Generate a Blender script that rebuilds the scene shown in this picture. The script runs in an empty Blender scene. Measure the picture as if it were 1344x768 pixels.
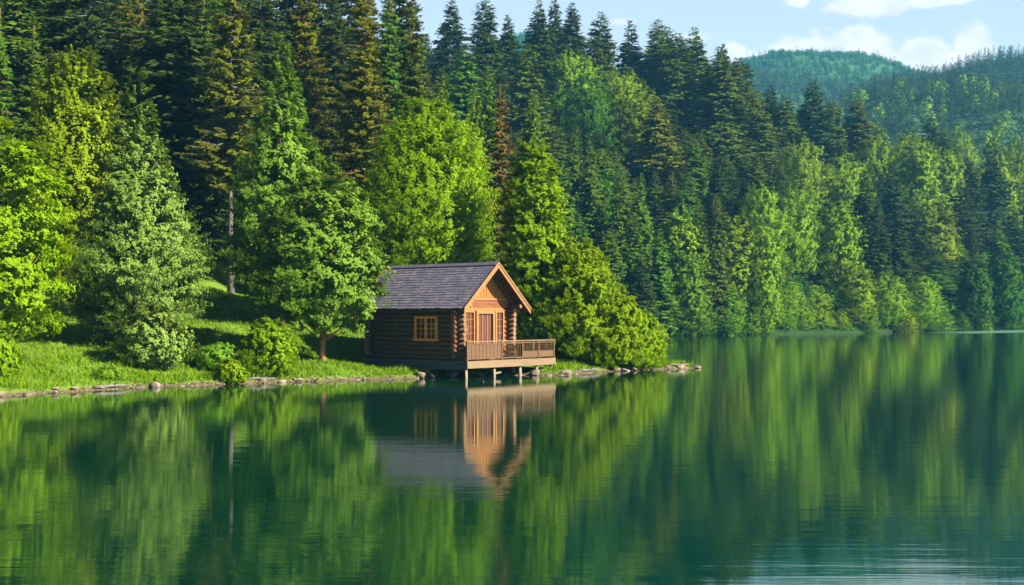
import bpy, math, random
import numpy as np
from mathutils import Vector, Matrix

# ------------------------------------------------------------------ camera, sky, sun, exposure
scn = bpy.context.scene
COL = scn.collection
F = 1622.0                      # focal length in photograph pixels
CAM_H, HOR = 3.07, 414.0        # camera height over the water, row of the true horizon
cam = bpy.data.cameras.new('camera')
cam.sensor_width = 36.0
cam.lens = 36.0 * F / 1344.0
cam.shift_y = (HOR - 384.0) / 1344.0
cam.clip_end = 6000
camo = bpy.data.objects.new('camera', cam)
camo.location = (0, 0, CAM_H)
camo.rotation_euler = (math.radians(90), 0, 0)
COL.objects.link(camo)
scn.camera = camo

SUN_AZ = math.radians(114)      # clockwise from +Y
SUN_EL = math.radians(33)
world = bpy.data.worlds.new('World')
scn.world = world
world.use_nodes = True
SKY_STRENGTH = 0.05
SUN_STRENGTH = 5.0
EXPOSURE = 2.45

sun = bpy.data.lights.new('sun', 'SUN')
sun.energy = SUN_STRENGTH
sun.angle = math.radians(0.5)
sun.color = (1.0, 0.92, 0.68)
suno = bpy.data.objects.new('sun', sun)
tosun = Vector((math.sin(SUN_AZ) * math.cos(SUN_EL), math.cos(SUN_AZ) * math.cos(SUN_EL), math.sin(SUN_EL)))
suno.rotation_euler = (-tosun).to_track_quat('-Z', 'Y').to_euler()
suno.location = (60, -30, 60)
COL.objects.link(suno)

scn.view_settings.view_transform = 'Standard'
scn.view_settings.look = 'None'
scn.view_settings.exposure = EXPOSURE
scn.view_settings.gamma = 1.0
scn.render.engine = 'CYCLES'
scn.cycles.use_denoising = True
scn.cycles.max_bounces = 9
scn.cycles.diffuse_bounces = 2
scn.cycles.glossy_bounces = 3
scn.cycles.transmission_bounces = 6
scn.cycles.volume_bounces = 0
scn.cycles.sample_clamp_indirect = 6
scn.cycles.filter_width = 1.5


def make_sky():
    nt = world.node_tree
    N, L = nt.nodes, nt.links
    N.clear()
    out = N.new('ShaderNodeOutputWorld')
    bg = N.new('ShaderNodeBackground')
    sky = N.new('ShaderNodeTexSky')
    sky.sky_type = 'NISHITA'
    sky.sun_disc = False
    sky.sun_elevation = SUN_EL
    sky.sun_rotation = SUN_AZ
    sky.air_density = 0.5
    sky.dust_density = 0.4
    sky.ozone_density = 1.5
    sky.altitude = 2500
    bg.inputs['Strength'].default_value = SKY_STRENGTH
    # cumulus: fractal noise on the view direction, thresholded inside banks of cloud placed in azimuth / elevation
    tc = N.new('ShaderNodeTexCoord')
    sep = N.new('ShaderNodeSeparateXYZ')
    L.new(tc.outputs['Generated'], sep.inputs[0])

    def m(op, a, b=None, c=None):
        n = N.new('ShaderNodeMath')
        n.operation = op
        for i, v in enumerate((a, b, c)):
            if v is None:
                continue
            if isinstance(v, (int, float)):
                n.inputs[i].default_value = v
            else:
                L.new(v, n.inputs[i])
        return n.outputs[0]
    ymax = m('MAXIMUM', sep.outputs['Y'], 0.05)
    az = m('DIVIDE', sep.outputs['X'], ymax)
    el = m('DIVIDE', sep.outputs['Z'], ymax)
    mp = N.new('ShaderNodeCombineXYZ')
    L.new(m('MULTIPLY', az, 1.0), mp.inputs[0])
    L.new(m('MULTIPLY', el, 1.6), mp.inputs[1])
    n1 = N.new('ShaderNodeTexNoise')
    n1.inputs['Scale'].default_value = 26.0
    n1.inputs['Detail'].default_value = 7.0
    n1.inputs['Roughness'].default_value = 0.62
    L.new(mp.outputs[0], n1.inputs['Vector'])

    def bank(cx, cy, wx, wy):
        dx = m('DIVIDE', m('SUBTRACT', az, cx), wx)
        dy = m('DIVIDE', m('SUBTRACT', el, cy), wy)
        r2 = m('ADD', m('MULTIPLY', dx, dx), m('MULTIPLY', dy, dy))
        return m('POWER', 2.718, m('MULTIPLY', r2, -1.0))
    P = lambda x, y: ((x - 672) / F, (HOR - y) / F)
    total = None
    for (x, y, wx, wy, k) in [(1050, 74, 46, 22, 1.1), (1128, 66, 40, 24, 1.15), (1215, 72, 36, 22, 1.1), (1278, 62, 26, 26, 1.15),
                              (1170, 92, 110, 22, 1.2), (1000, 84, 50, 16, .9), (962, 66, 18, 14, .8), (905, 50, 30, 9, .5), (820, 30, 40, 8, .4),
                              (1140, 6, 66, 15, .95), (1215, 0, 56, 13, .9), (1046, 2, 20, 10, .75), (1400, -30, 120, 20, .8),
                              (1440, 40, 60, 18, .8), (1250, -70, 140, 24, .8), (900, -60, 160, 20, .5)]:
        px, py = P(x, y)
        b = m('MULTIPLY', bank(px, py, wx / F, wy / F), k)
        total = b if total is None else m('MAXIMUM', total, b)
    dens = m('ADD', total, m('MULTIPLY', m('SUBTRACT', n1.outputs['Fac'], 0.5), 1.5))
    mr = N.new('ShaderNodeMapRange')
    mr.interpolation_type = 'SMOOTHSTEP'
    mr.inputs['From Min'].default_value = 0.20
    mr.inputs['From Max'].default_value = 0.52
    L.new(dens, mr.inputs['Value'])
    # cloud tone: a little greyer towards the base and in the folds
    n2 = N.new('ShaderNodeTexNoise')
    n2.inputs['Scale'].default_value = 40.0
    n2.inputs['Detail'].default_value = 5.0
    L.new(mp.outputs[0], n2.inputs['Vector'])
    cr = N.new('ShaderNodeValToRGB')
    cr.color_ramp.elements[0].position = 0.3
    cr.color_ramp.elements[0].color = (3.15, 3.2, 3.35, 1)
    cr.color_ramp.elements[1].position = 0.7
    cr.color_ramp.elements[1].color = (4.2, 4.1, 4.05, 1)
    L.new(n2.outputs['Fac'], cr.inputs[0])
    veil = N.new('ShaderNodeMix')
    veil.data_type = 'RGBA'
    vf = N.new('ShaderNodeMapRange')
    vf.inputs['From Min'].default_value = 0.55
    vf.inputs['From Max'].default_value = 0.12
    vf.inputs['To Min'].default_value = 0.0
    vf.inputs['To Max'].default_value = 0.9
    L.new(el, vf.inputs['Value'])
    L.new(vf.outputs[0], veil.inputs[0])
    L.new(sky.outputs[0], veil.inputs[6])
    veil.inputs[7].default_value = (3.3, 3.65, 3.75, 1)
    mix = N.new('ShaderNodeMix')
    mix.data_type = 'RGBA'
    L.new(mr.outputs[0], mix.inputs[0])
    L.new(veil.outputs[2], mix.inputs[6])
    L.new(cr.outputs[0], mix.inputs[7])
    L.new(mix.outputs[2], bg.inputs['Color'])
    L.new(bg.outputs[0], out.inputs['Surface'])


make_sky()

# ------------------------------------------------------------------ helpers


def wpt(px, py, d):
    """world point seen at photograph pixel (px, py) at depth d"""
    return ((px - 672.0) * d / F, d, CAM_H + (HOR - py) * d / F)


def sm(a, b, x):
    t = np.clip((np.asarray(x, float) - a) / (b - a), 0, 1)
    return t * t * (3 - 2 * t)


def mesh_np(name, V, faces_n, idx, mats=(), smooth=False, mat_idx=None, tint=None):
    """mesh from numpy: V (n,3); faces_n corners per face (int); idx flat corner array"""
    me = bpy.data.meshes.new(name)
    V = np.asarray(V, np.float32)
    idx = np.asarray(idx, np.int32).ravel()
    nf = len(idx) // faces_n
    me.vertices.add(len(V))
    me.vertices.foreach_set('co', V.ravel())
    me.loops.add(len(idx))
    me.loops.foreach_set('vertex_index', idx)
    me.polygons.add(nf)
    me.polygons.foreach_set('loop_start', np.arange(0, nf * faces_n, faces_n, dtype=np.int32))
    me.polygons.foreach_set('loop_total', np.full(nf, faces_n, np.int32))
    for m in mats:
        me.materials.append(m)
    if mat_idx is not None:
        me.polygons.foreach_set('material_index', np.asarray(mat_idx, np.int32))
    if smooth:
        me.polygons.foreach_set('use_smooth', np.ones(nf, bool))
    if tint is not None:
        a = me.attributes.new('tint', 'FLOAT', 'FACE')
        a.data.foreach_set('value', np.asarray(tint, np.float32))
    me.update(calc_edges=True)
    return me


def link(name, me, parent=None):
    o = bpy.data.objects.new(name, me)
    COL.objects.link(o)
    if parent is not None:
        o.parent = parent
    return o


def tag(o, label=None, cat=None, group=None, kind=None):
    if label:
        o['label'] = label
    if cat:
        o['category'] = cat
    if group:
        o['group'] = group
    if kind:
        o['kind'] = kind
    return o


def empty(name, loc=(0, 0, 0), rz=0.0):
    o = bpy.data.objects.new(name, None)
    o.empty_display_size = 0.3
    o.location = loc
    o.rotation_euler = (0, 0, rz)
    COL.objects.link(o)
    return o


class MB:
    """collects boxes, bars and tubes; build() links them as one mesh object"""

    def __init__(s):
        s.V, s.Fc, s.M = [], [], []

    def add(s, V, Fc, mi=0):
        b = len(s.V)
        s.V += [tuple(v) for v in V]
        s.Fc += [tuple(i + b for i in f) for f in Fc]
        s.M += [mi] * len(Fc)

    def box(s, x0, x1, y0, y1, z0, z1, mi=0, bev=0.0):
        V = [(x0, y0, z0), (x1, y0, z0), (x1, y1, z0), (x0, y1, z0), (x0, y0, z1), (x1, y0, z1), (x1, y1, z1), (x0, y1, z1)]
        s.add(V, [(3, 2, 1, 0), (4, 5, 6, 7), (0, 1, 5, 4), (1, 2, 6, 5), (2, 3, 7, 6), (3, 0, 4, 7)], mi)

    def hexa(s, pts, mi=0):
        """8 points: bottom ring then top ring"""
        s.add(pts, [(3, 2, 1, 0), (4, 5, 6, 7), (0, 1, 5, 4), (1, 2, 6, 5), (2, 3, 7, 6), (3, 0, 4, 7)], mi)

    def bar(s, a, b, w, h, up=(0, 0, 1), mi=0):
        a, b = Vector(a), Vector(b)
        d = (b - a).normalized()
        u = Vector(up)
        sd = d.cross(u).normalized()
        u = sd.cross(d).normalized()
        P = []
        for p in (a, b):
            P += [p - sd * w / 2 - u * h / 2, p + sd * w / 2 - u * h / 2, p + sd * w / 2 + u * h / 2, p - sd * w / 2 + u * h / 2]
        s.hexa(P, mi)

    def tube(s, pts, rad, n=8, mi=0, capmi=None, wob=0.0, rng=None):
        pts = [Vector(p) for p in pts]
        b = len(s.V)
        for i, p in enumerate(pts):
            d = (pts[min(i + 1, len(pts) - 1)] - pts[max(i - 1, 0)]).normalized()
            ref = Vector((0, 0, 1)) if abs(d.z) < 0.9 else Vector((1, 0, 0))
            sd = d.cross(ref).normalized()
            u = sd.cross(d)
            r = rad[i] if hasattr(rad, '__len__') else rad
            for k in range(n):
                a = 2 * math.pi * k / n
                rr = r * (1 + (rng.uniform(-wob, wob) if rng else 0))
                s.V.append(tuple(p + sd * math.cos(a) * rr + u * math.sin(a) * rr))
        for i in range(len(pts) - 1):
            for k in range(n):
                k2 = (k + 1) % n
                s.Fc.append((b + i * n + k, b + i * n + k2, b + (i + 1) * n + k2, b + (i + 1) * n + k))
                s.M.append(mi)
        cm = mi if capmi is None else capmi
        s.Fc.append(tuple(b + k for k in range(n))[::-1])
        s.M.append(cm)
        e = b + (len(pts) - 1) * n
        s.Fc.append(tuple(e + k for k in range(n)))
        s.M.append(cm)

    def mesh(s, name, mats):
        me = bpy.data.meshes.new(name)
        me.from_pydata(s.V, [], s.Fc)
        for m in (mats if isinstance(mats, (list, tuple)) else [mats]):
            me.materials.append(m)
        me.polygons.foreach_set('material_index', np.array(s.M, np.int32))
        me.update()
        return me

    def build(s, name, mats, parent=None, bevel=0.0, smooth=False):
        me = s.mesh(name, mats)
        if smooth:
            me.polygons.foreach_set('use_smooth', np.ones(len(me.polygons), bool))
        o = link(name, me, parent)
        if bevel:
            b = o.modifiers.new('bevel', 'BEVEL')
            b.width = bevel
            b.segments = 2
            b.limit_method = 'ANGLE'
        return o


# ------------------------------------------------------------------ materials


class NB:
    def __init__(s, name):
        s.m = bpy.data.materials.new(name)
        s.m.use_nodes = True
        s.N, s.L = s.m.node_tree.nodes, s.m.node_tree.links
        s.N.clear()
        s.out = s.N.new('ShaderNodeOutputMaterial')

    def n(s, t, **kw):
        x = s.N.new('ShaderNode' + t)
        for k, v in kw.items():
            setattr(x, k, v)
        return x

    def put(s, sock, v):
        if isinstance(v, bpy.types.NodeSocket):
            s.L.new(v, sock)
        elif isinstance(v, tuple) and len(v) == 3 and sock.type == 'RGBA':
            sock.default_value = (*v, 1)
        else:
            sock.default_value = v

    def math(s, op, a, b=0.0):
        x = s.n('Math', operation=op)
        s.put(x.inputs[0], a)
        s.put(x.inputs[1], b)
        return x.outputs[0]

    def mix(s, f, a, b, mode='MIX'):
        x = s.n('Mix', data_type='RGBA', blend_type=mode)
        s.put(x.inputs[0], f)
        s.put(x.inputs[6], a)
        s.put(x.inputs[7], b)
        return x.outputs[2]

    def noise(s, scale, detail=4, rough=0.55, vec=None, out='Fac'):
        x = s.n('TexNoise')
        x.inputs['Scale'].default_value = scale
        x.inputs['Detail'].default_value = detail
        x.inputs['Roughness'].default_value = rough
        if vec is not None:
            s.L.new(vec, x.inputs['Vector'])
        return x.outputs[out]

    def ramp(s, f, stops):
        x = s.n('ValToRGB')
        e = x.color_ramp.elements
        while len(e) < len(stops):
            e.new(0.5)
        for i, (p, c) in enumerate(stops):
            e[i].position = p
            e[i].color = (*c, 1) if isinstance(c, tuple) else (c, c, c, 1)
        s.L.new(f, x.inputs[0])
        return x.outputs[0]

    def coord(s, kind='Object', scale=None):
        c = s.n('TexCoord').outputs[kind]
        if scale:
            mp = s.n('Mapping')
            mp.inputs['Scale'].default_value = scale
            s.L.new(c, mp.inputs[0])
            return mp.outputs[0]
        return c

    def bump(s, h, strength=0.3, dist=0.02):
        x = s.n('Bump')
        x.inputs['Strength'].default_value = strength
        x.inputs['Distance'].default_value = dist
        s.L.new(h, x.inputs['Height'])
        return x.outputs[0]

    def principled(s, col, rough=0.7, spec=0.3, normal=None, **kw):
        p = s.n('BsdfPrincipled')
        s.put(p.inputs['Base Color'], col)
        s.put(p.inputs['Roughness'], rough)
        p.inputs['Specular IOR Level'].default_value = spec
        if normal is not None:
            s.L.new(normal, p.inputs['Normal'])
        for k, v in kw.items():
            s.put(p.inputs[k.replace('_', ' ')], v)
        return p

    def done(s, shader):
        s.L.new(shader.outputs[0], s.out.inputs['Surface'])
        return s.m


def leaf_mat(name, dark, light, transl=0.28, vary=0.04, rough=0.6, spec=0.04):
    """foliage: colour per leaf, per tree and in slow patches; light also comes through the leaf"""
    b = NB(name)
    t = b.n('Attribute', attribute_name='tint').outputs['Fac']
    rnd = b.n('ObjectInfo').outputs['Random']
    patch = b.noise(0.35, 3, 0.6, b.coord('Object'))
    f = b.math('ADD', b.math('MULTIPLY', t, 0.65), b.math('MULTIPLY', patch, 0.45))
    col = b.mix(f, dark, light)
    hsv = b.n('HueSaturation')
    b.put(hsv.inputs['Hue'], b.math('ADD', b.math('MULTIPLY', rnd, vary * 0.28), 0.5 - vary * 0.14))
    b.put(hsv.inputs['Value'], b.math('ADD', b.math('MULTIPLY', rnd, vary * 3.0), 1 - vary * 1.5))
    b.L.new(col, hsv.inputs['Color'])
    p = b.principled(hsv.outputs[0], rough, spec)
    tr = b.n('BsdfTranslucent')
    tcol = b.mix(1.0, hsv.outputs[0], (1.25, 1.15, 0.5), 'MULTIPLY')
    b.L.new(tcol, tr.inputs['Color'])
    ms = b.n('MixShader')
    ms.inputs[0].default_value = transl
    b.L.new(p.outputs[0], ms.inputs[1])
    b.L.new(tr.outputs[0], ms.inputs[2])
    return b.done(ms)


def bark_mat(name, c0, c1, scale=(3, 3, 0.7)):
    b = NB(name)
    v = b.coord('Object', scale)
    n = b.noise(4, 6, 0.65, v)
    col = b.ramp(n, [(0.3, c0), (0.7, c1)])
    return b.done(b.principled(col, 0.9, 0.1, b.bump(n, 0.6, 0.03)))


def wood_mat(name, c0, c1, axis=0, rough=0.65, grain=18, spec=0.25):
    b = NB(name)
    sc = [grain] * 3
    sc[axis] = grain * 0.06
    v = b.coord('Object', tuple(sc))
    n = b.noise(1.0, 6, 0.6, v)
    big = b.noise(0.8, 3, 0.6, b.coord('Object'))
    col = b.ramp(b.math('ADD', b.math('MULTIPLY', n, 0.7), b.math('MULTIPLY', big, 0.35)), [(0.3, c0), (0.72, c1)])
    return b.done(b.principled(col, rough, spec, b.bump(n, 0.35, 0.006)))


M = {}
M['leaf_lime'] = leaf_mat('leaf_lime', (0.055, 0.125, 0.002), (0.140, 0.215, 0.003), 0.38)
M['leaf_gold'] = leaf_mat('leaf_gold', (0.070, 0.145, 0.001), (0.158, 0.242, 0.003), 0.45)
M['leaf_pale'] = leaf_mat('leaf_pale', (0.060, 0.125, 0.014), (0.138, 0.202, 0.040))
M['leaf_green'] = leaf_mat('leaf_green', (0.032, 0.100, 0.004), (0.098, 0.185, 0.009))
M['leaf_fresh'] = leaf_mat('leaf_fresh', (0.042, 0.112, 0.008), (0.118, 0.198, 0.022))
M['leaf_mid'] = leaf_mat('leaf_mid', (0.052, 0.125, 0.003), (0.150, 0.232, 0.006), 0.26, 0.14)
M['leaf_deep'] = leaf_mat('leaf_deep', (0.012, 0.055, 0.004), (0.042, 0.110, 0.007), vary=0.12)
M['needle_olive'] = leaf_mat('needle_olive', (0.030, 0.040, 0.003), (0.105, 0.118, 0.006), 0.15, 0.1)
M['needle_dark'] = leaf_mat('needle_dark', (0.005, 0.019, 0.005), (0.028, 0.044, 0.006), 0.15, 0.1)
M['needle_mid'] = leaf_mat('needle_mid', (0.014, 0.036, 0.004), (0.062, 0.090, 0.009), 0.15, 0.1)
M['needle_green'] = leaf_mat('needle_green', (0.014, 0.050, 0.003), (0.062, 0.110, 0.006), 0.15, 0.1)
M['needle_brown'] = leaf_mat('needle_brown', (0.042, 0.034, 0.008), (0.096, 0.074, 0.016), 0.15, 0.1)
M['grass'] = leaf_mat('grass', (0.036, 0.105, 0.002), (0.118, 0.188, 0.005), 0.35, 0.0)
M['bark_brown'] = bark_mat('bark_brown', (0.045, 0.028, 0.018), (0.16, 0.10, 0.06))
M['bark_grey'] = bark_mat('bark_grey', (0.045, 0.042, 0.045), (0.12, 0.11, 0.11))
M['bark_red'] = bark_mat('bark_red', (0.10, 0.045, 0.02), (0.26, 0.13, 0.06))

# ------------------------------------------------------------------ terrain
SHORE = [(-1400, -30), (-260, 8), (-70, 34), (-34, 41), (-24, 44.5), (-19.6, 46.0), (-17.6, 49.6), (-15.6, 52.4), (-13.2, 54.4), (-9.6, 57.2), (-7.6, 58.4),
         (-5.6, 59.2), (-3.8, 60.8), (-1.4, 62.6), (0.6, 63.6), (1.6, 62.9), (2.4, 62.8), (3.4, 64.6), (5.0, 66.8), (7.2, 69.2), (9.0, 70.2), (10.3, 71.3),
         (11.2, 71.9), (10.6, 72.8), (9.2, 73.6), (7.6, 77), (6.6, 84), (6.2, 95), (7.0, 112), (9.5, 132), (13.5, 152), (18, 168), (22.5, 183), (35, 196),
         (47, 205), (60, 215), (72, 227), (85, 240), (100, 258), (118, 278), (150, 305), (200, 340), (320, 410), (600, 560), (1400, 900)]
POLY = np.array(SHORE + [(1400, 1900), (-1400, 1900)], float)


def sdist(X, Y):
    """signed distance to the shoreline, positive on land"""
    X = np.asarray(X, float)
    Y = np.asarray(Y, float)
    sh = X.shape
    x, y = X.ravel(), Y.ravel()
    best = np.full(x.shape, 1e18)
    A = np.array(SHORE, float)
    for (x0, y0), (x1, y1) in zip(A[:-1], A[1:]):
        dx, dy = x1 - x0, y1 - y0
        t = np.clip(((x - x0) * dx + (y - y0) * dy) / (dx * dx + dy * dy), 0, 1)
        best = np.minimum(best, (x - x0 - t * dx) ** 2 + (y - y0 - t * dy) ** 2)
    ins = np.zeros(x.shape, bool)
    n = len(POLY)
    for i in range(n):
        x0, y0 = POLY[i]
        x1, y1 = POLY[(i + 1) % n]
        c = ((y0 > y) != (y1 > y))
        with np.errstate(divide='ignore', invalid='ignore'):
            xx = (x1 - x0) * (y - y0) / (y1 - y0 + 1e-30) + x0
        ins ^= c & (x < xx)
    s = np.sqrt(best) * np.where(ins, 1, -1)
    return s.reshape(sh)


CAB = np.array([-2.367, 60.0])
UX = np.array([math.cos(math.radians(-40)), math.sin(math.radians(-40))])    # out of the gable
WX = np.array([-UX[1], UX[0]])                                                # along the gable


def ground(X, Y):
    X = np.asarray(X, float)
    Y = np.asarray(Y, float)
    s = sdist(X, Y)
    s = s + shore_wave(X, Y) * np.clip(1.5 - np.abs(s) / 2.5, 0, 1) * (Y < 100)
    sp = np.maximum(s, 0)
    near = 1 - sm(95, 150, Y)
    lawn = 0.17 * sp + 0.27 * np.maximum(sp - 27, 0) + 0.16 * (1 - np.exp(-sp / 0.7))
    steep = 0.64 * sp + 0.3 * (1 - np.exp(-sp / 1.0))
    h = lawn * near + steep * (1 - near)
    hmax = np.interp(X / np.maximum(Y, 40), [-.6, -.1, 0.02, 0.10, 0.17, 0.26, 0.34, 0.42, 0.7], [52, 46, 47, 51, 46, 38, 34, 38, 42])
    k = 4.0
    h = np.where(h < hmax * 3, -k * np.log(np.exp(-np.minimum(h, 200) / k) + np.exp(-hmax / k)) + k * np.log(1 + np.exp(-hmax / k)), hmax)
    # nearly level pad round the cabin, low spit to the right of it
    rx, ry = X - CAB[0], Y - CAB[1]
    u = rx * UX[0] + ry * UX[1]
    w = rx * WX[0] + ry * WX[1]
    du = np.maximum(np.maximum(-7.2 - u, u - 0.6), 0)
    dw = np.maximum(np.maximum(-0.4 - w, w - 7), 0)
    pad = 1 - sm(0.2, 3.0, np.hypot(du, dw))
    h = h * (1 - pad) + np.minimum(h, 0.30 + 0.02 * sp) * pad
    spit = sm(2.5, 5, X) * (1 - sm(76, 84, Y))
    h = h * (1 - spit) + np.minimum(h, 0.16 * (1 - np.exp(-sp / 0.5)) + 0.05 * sp) * spit
    bump = 0.10 * np.sin(X * 0.9 + 1.3 * np.sin(Y * 0.4)) * np.sin(Y * 0.7 + 1.0) + 0.05 * np.sin(X * 2.3 + Y * 1.1)
    h = h + bump * np.clip(sp / 3, 0, 1) * (1 - pad)
    return np.where(s >= 0, h, np.maximum(0.35 * s, -2.5))


def shore_wave(X, Y):
    return 0.16 * np.sin(X * 2.1 + 1.7 * np.sin(Y * 0.9)) + 0.11 * np.sin(X * 4.7 + Y * 2.3) + 0.07 * np.sin(X * 9.1 - Y * 5.0)


def g1(x, y):
    return float(ground(np.array([x]), np.array([y]))[0])


def axis_grid(segs):
    out = []
    for a, b, st in segs:
        out.append(np.arange(a, b, st))
    out.append(np.array([segs[-1][1]]))
    return np.concatenate(out)


def build_ground():
    gx = axis_grid([(-1390, -300, 90), (-300, -80, 14), (-80, -32, 2.5), (-32, 14, 0.3), (14, 120, 2.0), (120, 300, 10), (300, 1390, 90)])
    gy = axis_grid([(-38, 30, 8), (30, 42, 1.5), (42, 78, 0.3), (78, 130, 1.5), (130, 320, 2.5), (320, 600, 20), (600, 1780, 80)])
    X, Y = np.meshgrid(gx, gy)
    Z = ground(X, Y)
    V = np.stack([X.ravel(), Y.ravel(), Z.ravel()], 1)
    nx, ny = len(gx), len(gy)
    i = (np.arange(ny - 1)[:, None] * nx + np.arange(nx - 1)[None, :]).ravel()
    idx = np.stack([i, i + 1, i + nx + 1, i + nx], 1)
    b = NB('lawn_and_forest_floor')
    pos = b.n('NewGeometry').outputs['Position']
    sep = b.n('SeparateXYZ')
    b.L.new(pos, sep.inputs[0])
    n1 = b.noise(0.5, 5, 0.6, pos)
    n2 = b.noise(9, 5, 0.65, pos)
    grass = b.mix(n1, (0.045, 0.10, 0.008), (0.11, 0.15, 0.012))
    grass = b.mix(b.math('MULTIPLY', n2, 0.6), grass, (0.035, 0.09, 0.010))
    shore = b.ramp(n2, [(0.3, (0.025, 0.020, 0.013)), (0.55, (0.075, 0.055, 0.036)), (0.75, (0.16, 0.12, 0.085))])
    zz = b.math('ADD', sep.outputs['Z'], b.math('MULTIPLY', b.math('SUBTRACT', n1, 0.5), 0.22))
    f = b.n('MapRange')
    b.put(f.inputs['Value'], zz)
    f.inputs['From Min'].default_value = 0.06
    f.inputs['From Max'].default_value = 0.16
    col = b.mix(f.outputs[0], shore, grass)
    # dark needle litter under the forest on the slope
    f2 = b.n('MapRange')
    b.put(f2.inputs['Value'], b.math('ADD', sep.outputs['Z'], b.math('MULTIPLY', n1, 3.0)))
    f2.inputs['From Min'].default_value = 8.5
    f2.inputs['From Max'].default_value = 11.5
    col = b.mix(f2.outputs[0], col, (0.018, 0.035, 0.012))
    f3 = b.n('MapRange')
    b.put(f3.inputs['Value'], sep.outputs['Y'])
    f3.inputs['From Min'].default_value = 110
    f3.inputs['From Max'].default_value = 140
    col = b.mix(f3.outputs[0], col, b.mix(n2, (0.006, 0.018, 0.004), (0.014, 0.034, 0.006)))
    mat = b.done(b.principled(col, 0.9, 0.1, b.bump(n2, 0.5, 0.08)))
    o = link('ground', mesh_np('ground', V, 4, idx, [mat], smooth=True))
    tag(o, kind='structure')


def build_lake():
    b = NB('lake_water')
    pos = b.n('NewGeometry').outputs['Position']

    def wave(sx, sy, rot, detail, rough, seed):
        mp = b.n('Mapping')
        mp.inputs['Scale'].default_value = (sx, sy, 1)
        mp.inputs['Rotation'].default_value = (0, 0, rot)
        mp.inputs['Location'].default_value = (seed, seed * 1.7, 0)
        b.L.new(pos, mp.inputs[0])
        return b.noise(1.0, detail, rough, mp.outputs[0])
    w1 = wave(0.10, 0.9, 0.05, 3, 0.5, 3.1)
    w2 = wave(0.35, 3.6, -0.06, 3, 0.5, 7.7)
    w3 = wave(0.9, 14.0, 0.03, 2, 0.5, 1.2)
    h = b.math('ADD', b.math('MULTIPLY', w1, 0.004), b.math('ADD', b.math('MULTIPLY', w2, 0.0018), b.math('MULTIPLY', w3, 0.0008)))
    # a strip of wind ruffled water along the far shore
    sep = b.n('SeparateXYZ')
    b.L.new(pos, sep.inputs[0])
    bp = b.n('Bump')
    bp.inputs['Strength'].default_value = 1.0
    bp.inputs['Distance'].default_value = 1.0
    b.L.new(h, bp.inputs['Height'])
    n1 = b.noise(0.05, 3, 0.5, pos)
    col = b.mix(n1, (0.000, 0.010, 0.0062), (0.000, 0.016, 0.0098))
    xx, yy = sep.outputs['X'], sep.outputs['Y']
    off = b.math('SUBTRACT', yy, b.math('ADD', b.math('MULTIPLY', xx, 1.1), 148.0))
    off = b.math('ADD', off, b.math('MULTIPLY', b.noise(0.08, 2, .5, pos), 8.0))

    def step(v, a, c):
        n = b.n('MapRange')
        n.interpolation_type = 'SMOOTHSTEP'
        b.put(n.inputs['Value'], v)
        n.inputs['From Min'].default_value = a
        n.inputs['From Max'].default_value = c
        return n.outputs[0]
    msk = b.math('MULTIPLY', b.math('MULTIPLY', step(off, -26.0, -20.0), step(off, 2.0, -4.0)), step(xx, 68.0, 84.0))
    rough = b.math('ADD', b.math('MULTIPLY', msk, 0.6), 0.02)
    p = b.principled(col, rough, 0.5, bp.outputs[0], IOR=2.2)
    p.inputs['Specular Tint'].default_value = (0.54, 1.0, 0.70, 1)
    mat = b.done(p)
    V = [(-1380, -38, 0), (1380, -38, 0), (1380, 950, 0), (-1380, 950, 0)]
    o = link('lake', mesh_np('lake', V, 4, [0, 1, 2, 3], [mat]))
    tag(o, kind='structure')


build_ground()
build_lake()

# ------------------------------------------------------------------ tree builders


def nrm(v):
    return v / np.maximum(np.linalg.norm(v, axis=1, keepdims=True), 1e-9)


def cards(P, D, Nn, Ln, Wd, tipw=0.45):
    """rhombic leaves: base P, axis D, facing Nn, length Ln, width Wd"""
    S = nrm(np.cross(Nn, D))
    Ln = Ln[:, None]
    Wd = Wd[:, None]
    n = len(P)
    V = np.empty((n, 4, 3), np.float32)
    V[:, 0] = P
    V[:, 1] = P + D * Ln * tipw + S * Wd * 0.5
    V[:, 2] = P + D * Ln
    V[:, 3] = P + D * Ln * tipw - S * Wd * 0.5
    return V.reshape(-1, 3)


PROF = {
    'round': ([0, .12, .38, .7, .9, 1], [.5, .85, 1, .78, .42, .08]),
    'dome': ([0, .15, .5, .8, 1], [.75, .95, 1, .75, .2]),
    'cone': ([0, .08, .25, .6, .85, 1], [.55, .9, 1, .55, .22, .03]),
    'tall': ([0, .1, .35, .65, .88, 1], [.65, .95, 1, .88, .62, .25]),
    'bush': ([0, .25, .55, .8, 1], [.9, 1, .85, .55, .1]),
}


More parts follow.
